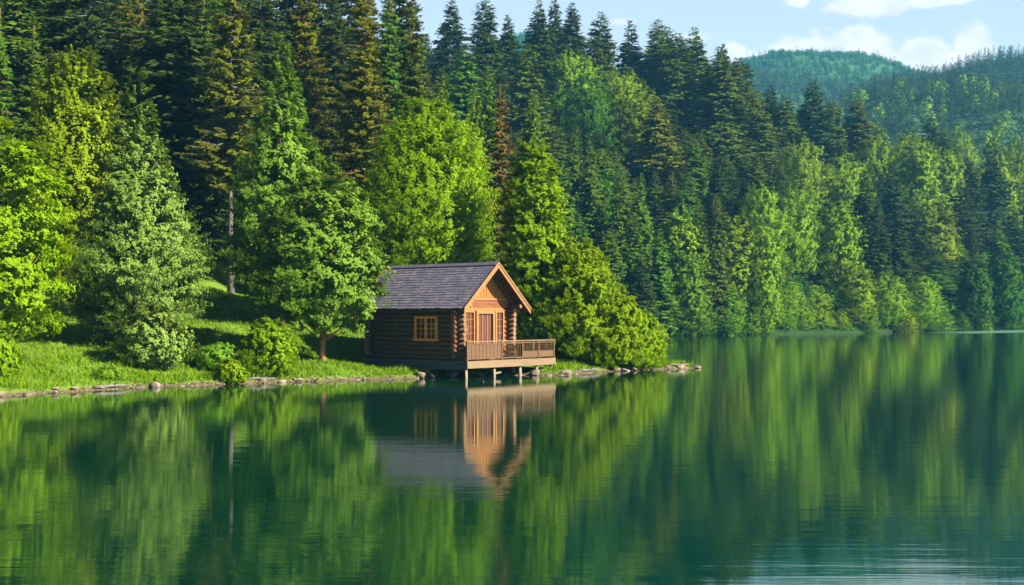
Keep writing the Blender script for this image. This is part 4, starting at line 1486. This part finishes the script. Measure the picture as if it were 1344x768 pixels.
    for a, bb in ((wx0 + fw, xm - .06), (xm + .06, wx1 - fw)):
        mb = MB()
        mb.box(a, bb, yo + .02, yo + .05, wz0 + fw * .8, wz1 - fw)
        mb.build('pane', WD['glass'], fr)
        mb = MB()
        xmid = (a + bb) / 2
        mb.box(xmid - .014, xmid + .014, yo - .012, yo + .018, wz0 + fw * .8, wz1 - fw)
        for j in (1, 2, 3):
            zz = wz0 + fw * .8 + (wz1 - wz0 - fw * 1.8) * j / 4
            mb.box(a, bb, yo - .010, yo + .016, zz - .012, zz + .012)
        mb.build('muntin', WD['window_trim'], fr)

    # deck along the gable, running on past the far corner
    dy0, dy1 = -0.30, 6.55
    dx0, dx1 = -rec + .13, 0.50
    mb = MB()
    y = dy0
    while y < dy1 - .05:
        back = dx0 if y < W + .25 else -2.6
        mb.box(back, dx1, y, y + .135, 0.80, 0.845)
        y += .142
    mb.build('deck_boards', WD['deck'], root)
    mb = MB()
    mb.box(dx1 + .002, dx1 + .07, dy0 - .02, dy1 + .02, 0.50, 0.855)
    mb.box(dx0, dx1, dy1 - .04, dy1 + .018, 0.42, 0.795)
    mb.build('rim_board', WD['deck'], root, bevel=.01)
    mb = MB()
    for yy in (0.6, 2.4, 4.2, 6.2):
        mb.box(-2.4 if yy > W else dx0, dx1 - .01, yy - .06, yy + .06, 0.55, 0.795)
    mb.build('deck_joist', WD['soffit'], root)
    # railing
    rl = empty('railing', (0, 0, 0))
    rl.parent = root
    px_ = dx1 - .02
    posts = [dy0 + .04, 2.30, 3.92, 5.22, 6.49]
    zt = 1.76
    mbp = []
    for yy in posts:
        mb = MB()
        mb.box(px_ - .045, px_ + .045, yy - .045, yy + .045, 0.847, zt)
        mb.build('rail_post', WD['rail'], rl, bevel=.006)
    mb = MB()
    mb.box(px_ - .07, px_ + .07, dy0 - .03, dy1 + .03, zt + .002, zt + .055)
    mb.build('top_rail', WD['deck'], rl, bevel=.008)
    mb = MB()
    for a, bb in zip(posts[:-1], posts[1:]):
        mb.box(px_ - .025, px_ + .025, a + .047, bb - .047, 0.93, 0.985)
        mb.box(px_ - .025, px_ + .025, a + .047, bb - .047, zt - .10, zt - .045)
    mb.build('cross_rail', WD['rail'], rl)
    # solid board panel, then upright bars, then two wire grid panels over a low board
    mb = MB()
    n = 9
    a, bb = posts[0] + .05, posts[1] - .05
    for i in range(n):
        ya = a + (bb - a) * i / n
        mb.box(px_ - .012, px_ + .012, ya + .012, ya + (bb - a) / n - .012, .987, zt - .102)
    mb.build('board_panel', WD['rail'], rl)
    mb = MB()
    a, bb = posts[1] + .05, posts[2] - .05
    for i in range(1, 13):
        ya = a + (bb - a) * i / 13
        mb.box(px_ - .011, px_ + .011, ya - .011, ya + .011, .987, zt - .102)
    mb.build('baluster', WD['rail'], rl)
    for a, bb in zip(posts[2:-1], posts[3:]):
        mb = MB()
        mb.box(px_ - .02, px_ + .02, a + .047, bb - .047, 1.22, 1.27)
        mb.box(px_ - .012, px_ + .012, a + .047, bb - .047, .987, 1.217)
        mb.build('low_board', WD['rail'], rl)
        mb = MB()
        for i in range(1, 9):
            ya = a + .05 + (bb - a - .1) * i / 9
            mb.box(px_ - .006, px_ + .006, ya - .007, ya + .007, 1.272, zt - .102)
        for j in range(1, 4):
            zz = 1.27 + (zt - 1.37) * j / 4
            mb.box(px_ - .005, px_ + .005, a + .047, bb - .047, zz - .006, zz + .006)
        mb.build('grid_panel', WD['rail'], rl)
    # return of the railing at the far end
    mb = MB()
    for xx in (-0.9, -2.5):
        mb.box(xx - .045, xx + .045, posts[-1] - .045, posts[-1] + .045, .847, zt)
    mb.box(-2.55, px_ - .075, posts[-1] - .06, posts[-1] + .06, zt + .002, zt + .05)
    mb.box(-2.5, px_ - .05, posts[-1] - .02, posts[-1] + .02, 1.22, 1.27)
    mb.build('return_rail', WD['rail'], rl)
    # stilts
    for (x, y) in [(dx1 - .12, dy0 + .08), (dx1 - .12, 1.85), (dx1 - .12, 3.85), (dx1 - .12, 5.2), (dx1 - .12, 6.4), (-2.4, .05), (-4.6, .05), (-2.2, W - .1), (-.6, W + .5), (-1.9, 6.3), (-2.4, 2.0)]:
        mb = MB()
        lo = -1.2
        r = rng.uniform(.075, .10)
        mb.tube([(x, y, lo), (x + .01, y, -.1), (x, y, .52)], [r * 1.1, r, r * .95], 10)
        mb.build('stilt', WD['post'], root, smooth=True)
    # boat cleats / brace on one stilt
    mb = MB()
    mb.bar((dx1 - .12, 1.95, .2), (dx1 - .12, 2.35, .24), .07, .08)
    mb.build('stilt_brace', WD['post'], root)


build_cabin()

# ------------------------------------------------------------------ shore rocks, grass
def rock_mat():
    b = NB('shore_rock')
    v = b.coord('Object')
    rnd = b.n('ObjectInfo').outputs['Random']
    n = b.noise(3.0, 6, 0.65, v)
    c = b.ramp(n, [(.3, (0.05, 0.040, 0.033)), (.7, (0.20, 0.165, 0.14))])
    c = b.mix(b.math('MULTIPLY', rnd, 0.8), c, (0.10, 0.07, 0.05))
    return b.done(b.principled(c, 0.85, 0.2, b.bump(n, 0.6, 0.05)))


M['rock'] = rock_mat()


def rock_mesh(seed):
    import bmesh
    bm = bmesh.new()
    bmesh.ops.create_icosphere(bm, subdivisions=2, radius=1.0)
    r = random.Random(seed)
    pl = [Vector((r.gauss(0, 1), r.gauss(0, 1), r.gauss(0, 1))).normalized() for _ in range(9)]
    of = [r.uniform(.55, .85) for _ in pl]
    for v in bm.verts:
        for p, o in zip(pl, of):
            dd = v.co.dot(p) - o
            if dd > 0:
                v.co -= p * dd * 0.9
        v.co += Vector((r.gauss(0, .03), r.gauss(0, .03), r.gauss(0, .03)))
    me = bpy.data.meshes.new('shore_rock')
    bm.to_mesh(me)
    bm.free()
    me.materials.append(M['rock'])
    return me


DROP_ROCK = set([0, 8, 12, 29, 33, 34, 37, 39, 42, 50, 52, 54])


def build_rocks():
    rng = random.Random(21)
    meshes = [rock_mesh(i) for i in range(7)]
    A = SHORE[5:25]
    spots = []
    for (x0, y0), (x1, y1) in zip(A[:-1], A[1:]):
        ln = math.hypot(x1 - x0, y1 - y0)
        mid = ((x0 + x1) / 2)
        dens = 1.25
        if 0.4 < mid < 3.6:
            dens = 3.0
        for _ in range(max(1, int(ln * dens))):
            t = rng.random()
            nx, ny = -(y1 - y0) / ln, (x1 - x0) / ln
            o = rng.uniform(-0.02, 0.30)
            spots.append((x0 + (x1 - x0) * t + nx * o, y0 + (y1 - y0) * t + ny * o, rng.choice([.10, .12, .14, .17, .22, .30]) * rng.uniform(.8, 1.2)))
    spots.sort(key=lambda s: s[0] / s[1])
    spots = [(*q, i) for i, q in enumerate(spots) if i not in DROP_ROCK]
    print('ROCKS', len(spots))
    places = [(-0.33, 'under the maple end of the lawn'), (-0.255, 'below the pale willow'), (-0.19, 'below the lawn bushes'), (-0.10, 'between bushes and cabin'), (-0.04, 'beside the cabin skirt'),
              (0.03, 'under the deck stilts'), (0.075, 'just right of the deck'), (0.12, 'under the lime bush'), (9, 'at the bare tip of the spit')]
    cnt = {}
    tmp = []
    for (x, y, s, i0) in spots:
        a = x / y
        for lim, nm in places:
            if a < lim:
                break
        cnt[nm] = cnt.get(nm, 0) + 1
        tmp.append((x, y, s, nm, cnt[nm] - 1, i0))
    for i, (x, y, s, nm, k, i0) in enumerate(tmp):
        rng = random.Random(500 + i0)
        o = link('shore_rock', meshes[i0 % 7])
        z = max(g1(x, y), -.08)
        o.location = (x, y, z + s * .12)
        o.rotation_euler = (rng.uniform(-.3, .3), rng.uniform(-.3, .3), rng.uniform(0, 6.28))
        o.scale = (s * rng.uniform(.9, 1.5), s * rng.uniform(.8, 1.1), s * rng.uniform(.45, .75))
        tag(o, f'shore rock {nm}, {ordinal(k, cnt[nm])} there', 'rock', 'rocks along the waterline')


build_rocks()


def build_pebbles():
    rng = np.random.default_rng(33)
    base = np.array([(1, 0, 0), (.3, .9, .1), (-.8, .5, 0), (-.8, -.6, .1), (.4, -.9, 0), (.1, .05, .75)], float)
    tri = np.array([(0, 1, 5), (1, 2, 5), (2, 3, 5), (3, 4, 5), (4, 0, 5)])
    A = np.array(SHORE[4:25])
    seg = np.hypot(*(A[1:] - A[:-1]).T)
    n = 2400
    k = rng.choice(len(seg), n, p=seg / seg.sum())
    t = rng.uniform(0, 1, n)
    P = A[k] + (A[k + 1] - A[k]) * t[:, None]
    nr = np.stack([-(A[k + 1] - A[k])[:, 1], (A[k + 1] - A[k])[:, 0]], 1) / seg[k][:, None]
    P = P + nr * rng.normal(0.02, 0.26, n)[:, None]
    z = ground(P[:, 0], P[:, 1])
    ok = (z > -.12) & (z < .26)
    P, z = P[ok], z[ok]
    n = len(P)
    sz = rng.choice([.025, .035, .05, .075], n, p=[.3, .35, .25, .1]) * rng.uniform(.8, 1.3, n)
    a = rng.uniform(0, 6.28, n)
    V = np.repeat(base[None], n, 0) * (sz[:, None] * 1.0)[:, :, None] * rng.uniform(.7, 1.3, (n, 6, 1))
    ca, sa = np.cos(a)[:, None], np.sin(a)[:, None]
    X = V[:, :, 0] * ca - V[:, :, 1] * sa + P[:, :1]
    Y = V[:, :, 0] * sa + V[:, :, 1] * ca + P[:, 1:]
    Z = V[:, :, 2] + z[:, None]
    V = np.stack([X, Y, Z], 2).reshape(-1, 3)
    idx = (tri[None] + (np.arange(n) * 6)[:, None, None]).reshape(-1)
    b = NB('pebble')
    tv = b.n('Attribute', attribute_name='tint').outputs['Fac']
    c = b.ramp(tv, [(0.1, (0.025, 0.018, 0.012)), (.6, (0.08, 0.058, 0.04)), (1.0, (0.22, 0.185, 0.155))])
    mat = b.done(b.principled(c, 0.8, 0.25))
    o = link('gravel', mesh_np('gravel', V, 3, idx, [mat], tint=np.repeat(rng.uniform(0, 1, n) ** 1.4, 5)))
    tag(o, 'brown and pale pebbles strewn along the waterline', 'gravel', kind='stuff')


build_pebbles()


def build_driftwood():
    rng = random.Random(8)
    for (x, y, ln, a, lab) in [(-16.6, 51.35, 1.7, 0.9, 'weathered driftwood branch lying on the shore below the maple'), (-11.4, 56.1, 1.3, 0.35, 'short grey driftwood stick on the shore below the rounded bush'),
                               (4.1, 65.9, 1.6, 0.75, 'pale driftwood branch on the spit right of the deck'), (9.6, 71.2, 1.4, 0.5, 'thin driftwood branch at the bare tip of the spit')]:
        z = max(g1(x, y), 0) + .06
        mb = MB()
        pts = [(x + math.cos(a) * ln * (q - .5) + rng.uniform(-.05, .05), y + math.sin(a) * ln * (q - .5) + rng.uniform(-.05, .05), z + rng.uniform(-.01, .05)) for q in (0, .25, .5, .75, 1)]
        mb.tube(pts, [.075, .07, .06, .045, .02], 7)
        mb.tube([pts[2], (pts[2][0] + .25, pts[2][1] - .1, pts[2][2] + .22)], [.035, .012], 5)
        o = mb.build('driftwood_branch', M['bark_grey'], smooth=True)
        tag(o, lab, 'driftwood', 'driftwood along the waterline')


build_driftwood()


def build_grass():
    rng = np.random.default_rng(4)
    n = 260000
    x = rng.uniform(-27, 11, n)
    y = rng.uniform(44, 84, n)
    s = sdist(x, y)
    dens = np.where(s < 6, 1.0, 0.55)
    clump = np.sin(x * 1.7 + np.sin(y * 2.1)) * np.sin(y * 1.9 + x * .6)
    keep = (s > 0.35) & (s < 30) & (rng.uniform(0, 1, n) < dens * (0.75 + .35 * clump))
    rx, ry = x - CAB[0], y - CAB[1]
    u = rx * UX[0] + ry * UX[1]
    w = rx * WX[0] + ry * WX[1]
    keep &= ~((u > -7) & (u < .6) & (w > -.1) & (w < 6.7))
    x, y, s = x[keep], y[keep], s[keep]
    n = len(x)
    z = ground(x, y)
    P = np.stack([x, y, z - .02], 1)
    cl = 0.5 + 0.5 * np.sin(x * 1.7 + np.sin(y * 2.1)) * np.sin(y * 1.9 + x * .6)
    D = nrm(np.stack([rng.normal(0, .45, n), rng.normal(0, .45, n), np.full(n, 1.0)], 1))
    Nn = nrm(np.stack([rng.normal(0, 1, n), rng.normal(0, 1, n), np.full(n, .5)], 1))
    Ln = rng.uniform(.10, .22, n) * (0.8 + .9 * cl) * np.where(s < 1.5, 1.3, 1.0)
    V = cards(P, D, Nn, Ln, np.full(n, .035) * rng.uniform(.7, 1.5, n), 0.35)
    me = mesh_np('grass', V, 4, np.arange(n * 4), [M['grass']], tint=np.clip(rng.uniform(0, .7, n) + .3 * cl, 0, 1))
    o = link('grass', me)
    tag(o, 'tufted sunlit grass covering the lawn bank', 'grass', kind='stuff')
    print('GRASS', n)


build_grass()


def build_undergrowth():
    rng = np.random.default_rng(77)
    n = 420000
    y = rng.uniform(118, 340, n)
    x = rng.uniform(4, 190, n)
    s = sdist(x, y)
    keep = (s > 0.6) & (s < 85) & (x / y < 0.62) & (rng.uniform(0, 1, n) < np.where(s < 25, 1.0, 0.45))
    x, y = x[keep], y[keep]
    n = len(x)
    z = ground(x, y) + rng.uniform(0.0, 0.9, n)
    P = np.stack([x, y, z], 1)
    Nn = nrm(rng.normal(size=(n, 3)) * 0.6 + np.array([0.2, -0.3, 0.8]))
    D = rng.normal(size=(n, 3))
    D = nrm(D - Nn * np.sum(D * Nn, 1, keepdims=True))
    Ln = rng.uniform(.45, 1.0, n)
    me = mesh_np('undergrowth', cards(P, D, Nn, Ln, Ln * .6), 4, np.arange(n * 4), [M['leaf_deep']], tint=rng.uniform(0, 1, n))
    tag(link('undergrowth', me), 'low dark green ferns and brush covering the floor of the far forest slope', 'undergrowth', kind='stuff')
    print('UNDER', n)


build_undergrowth()
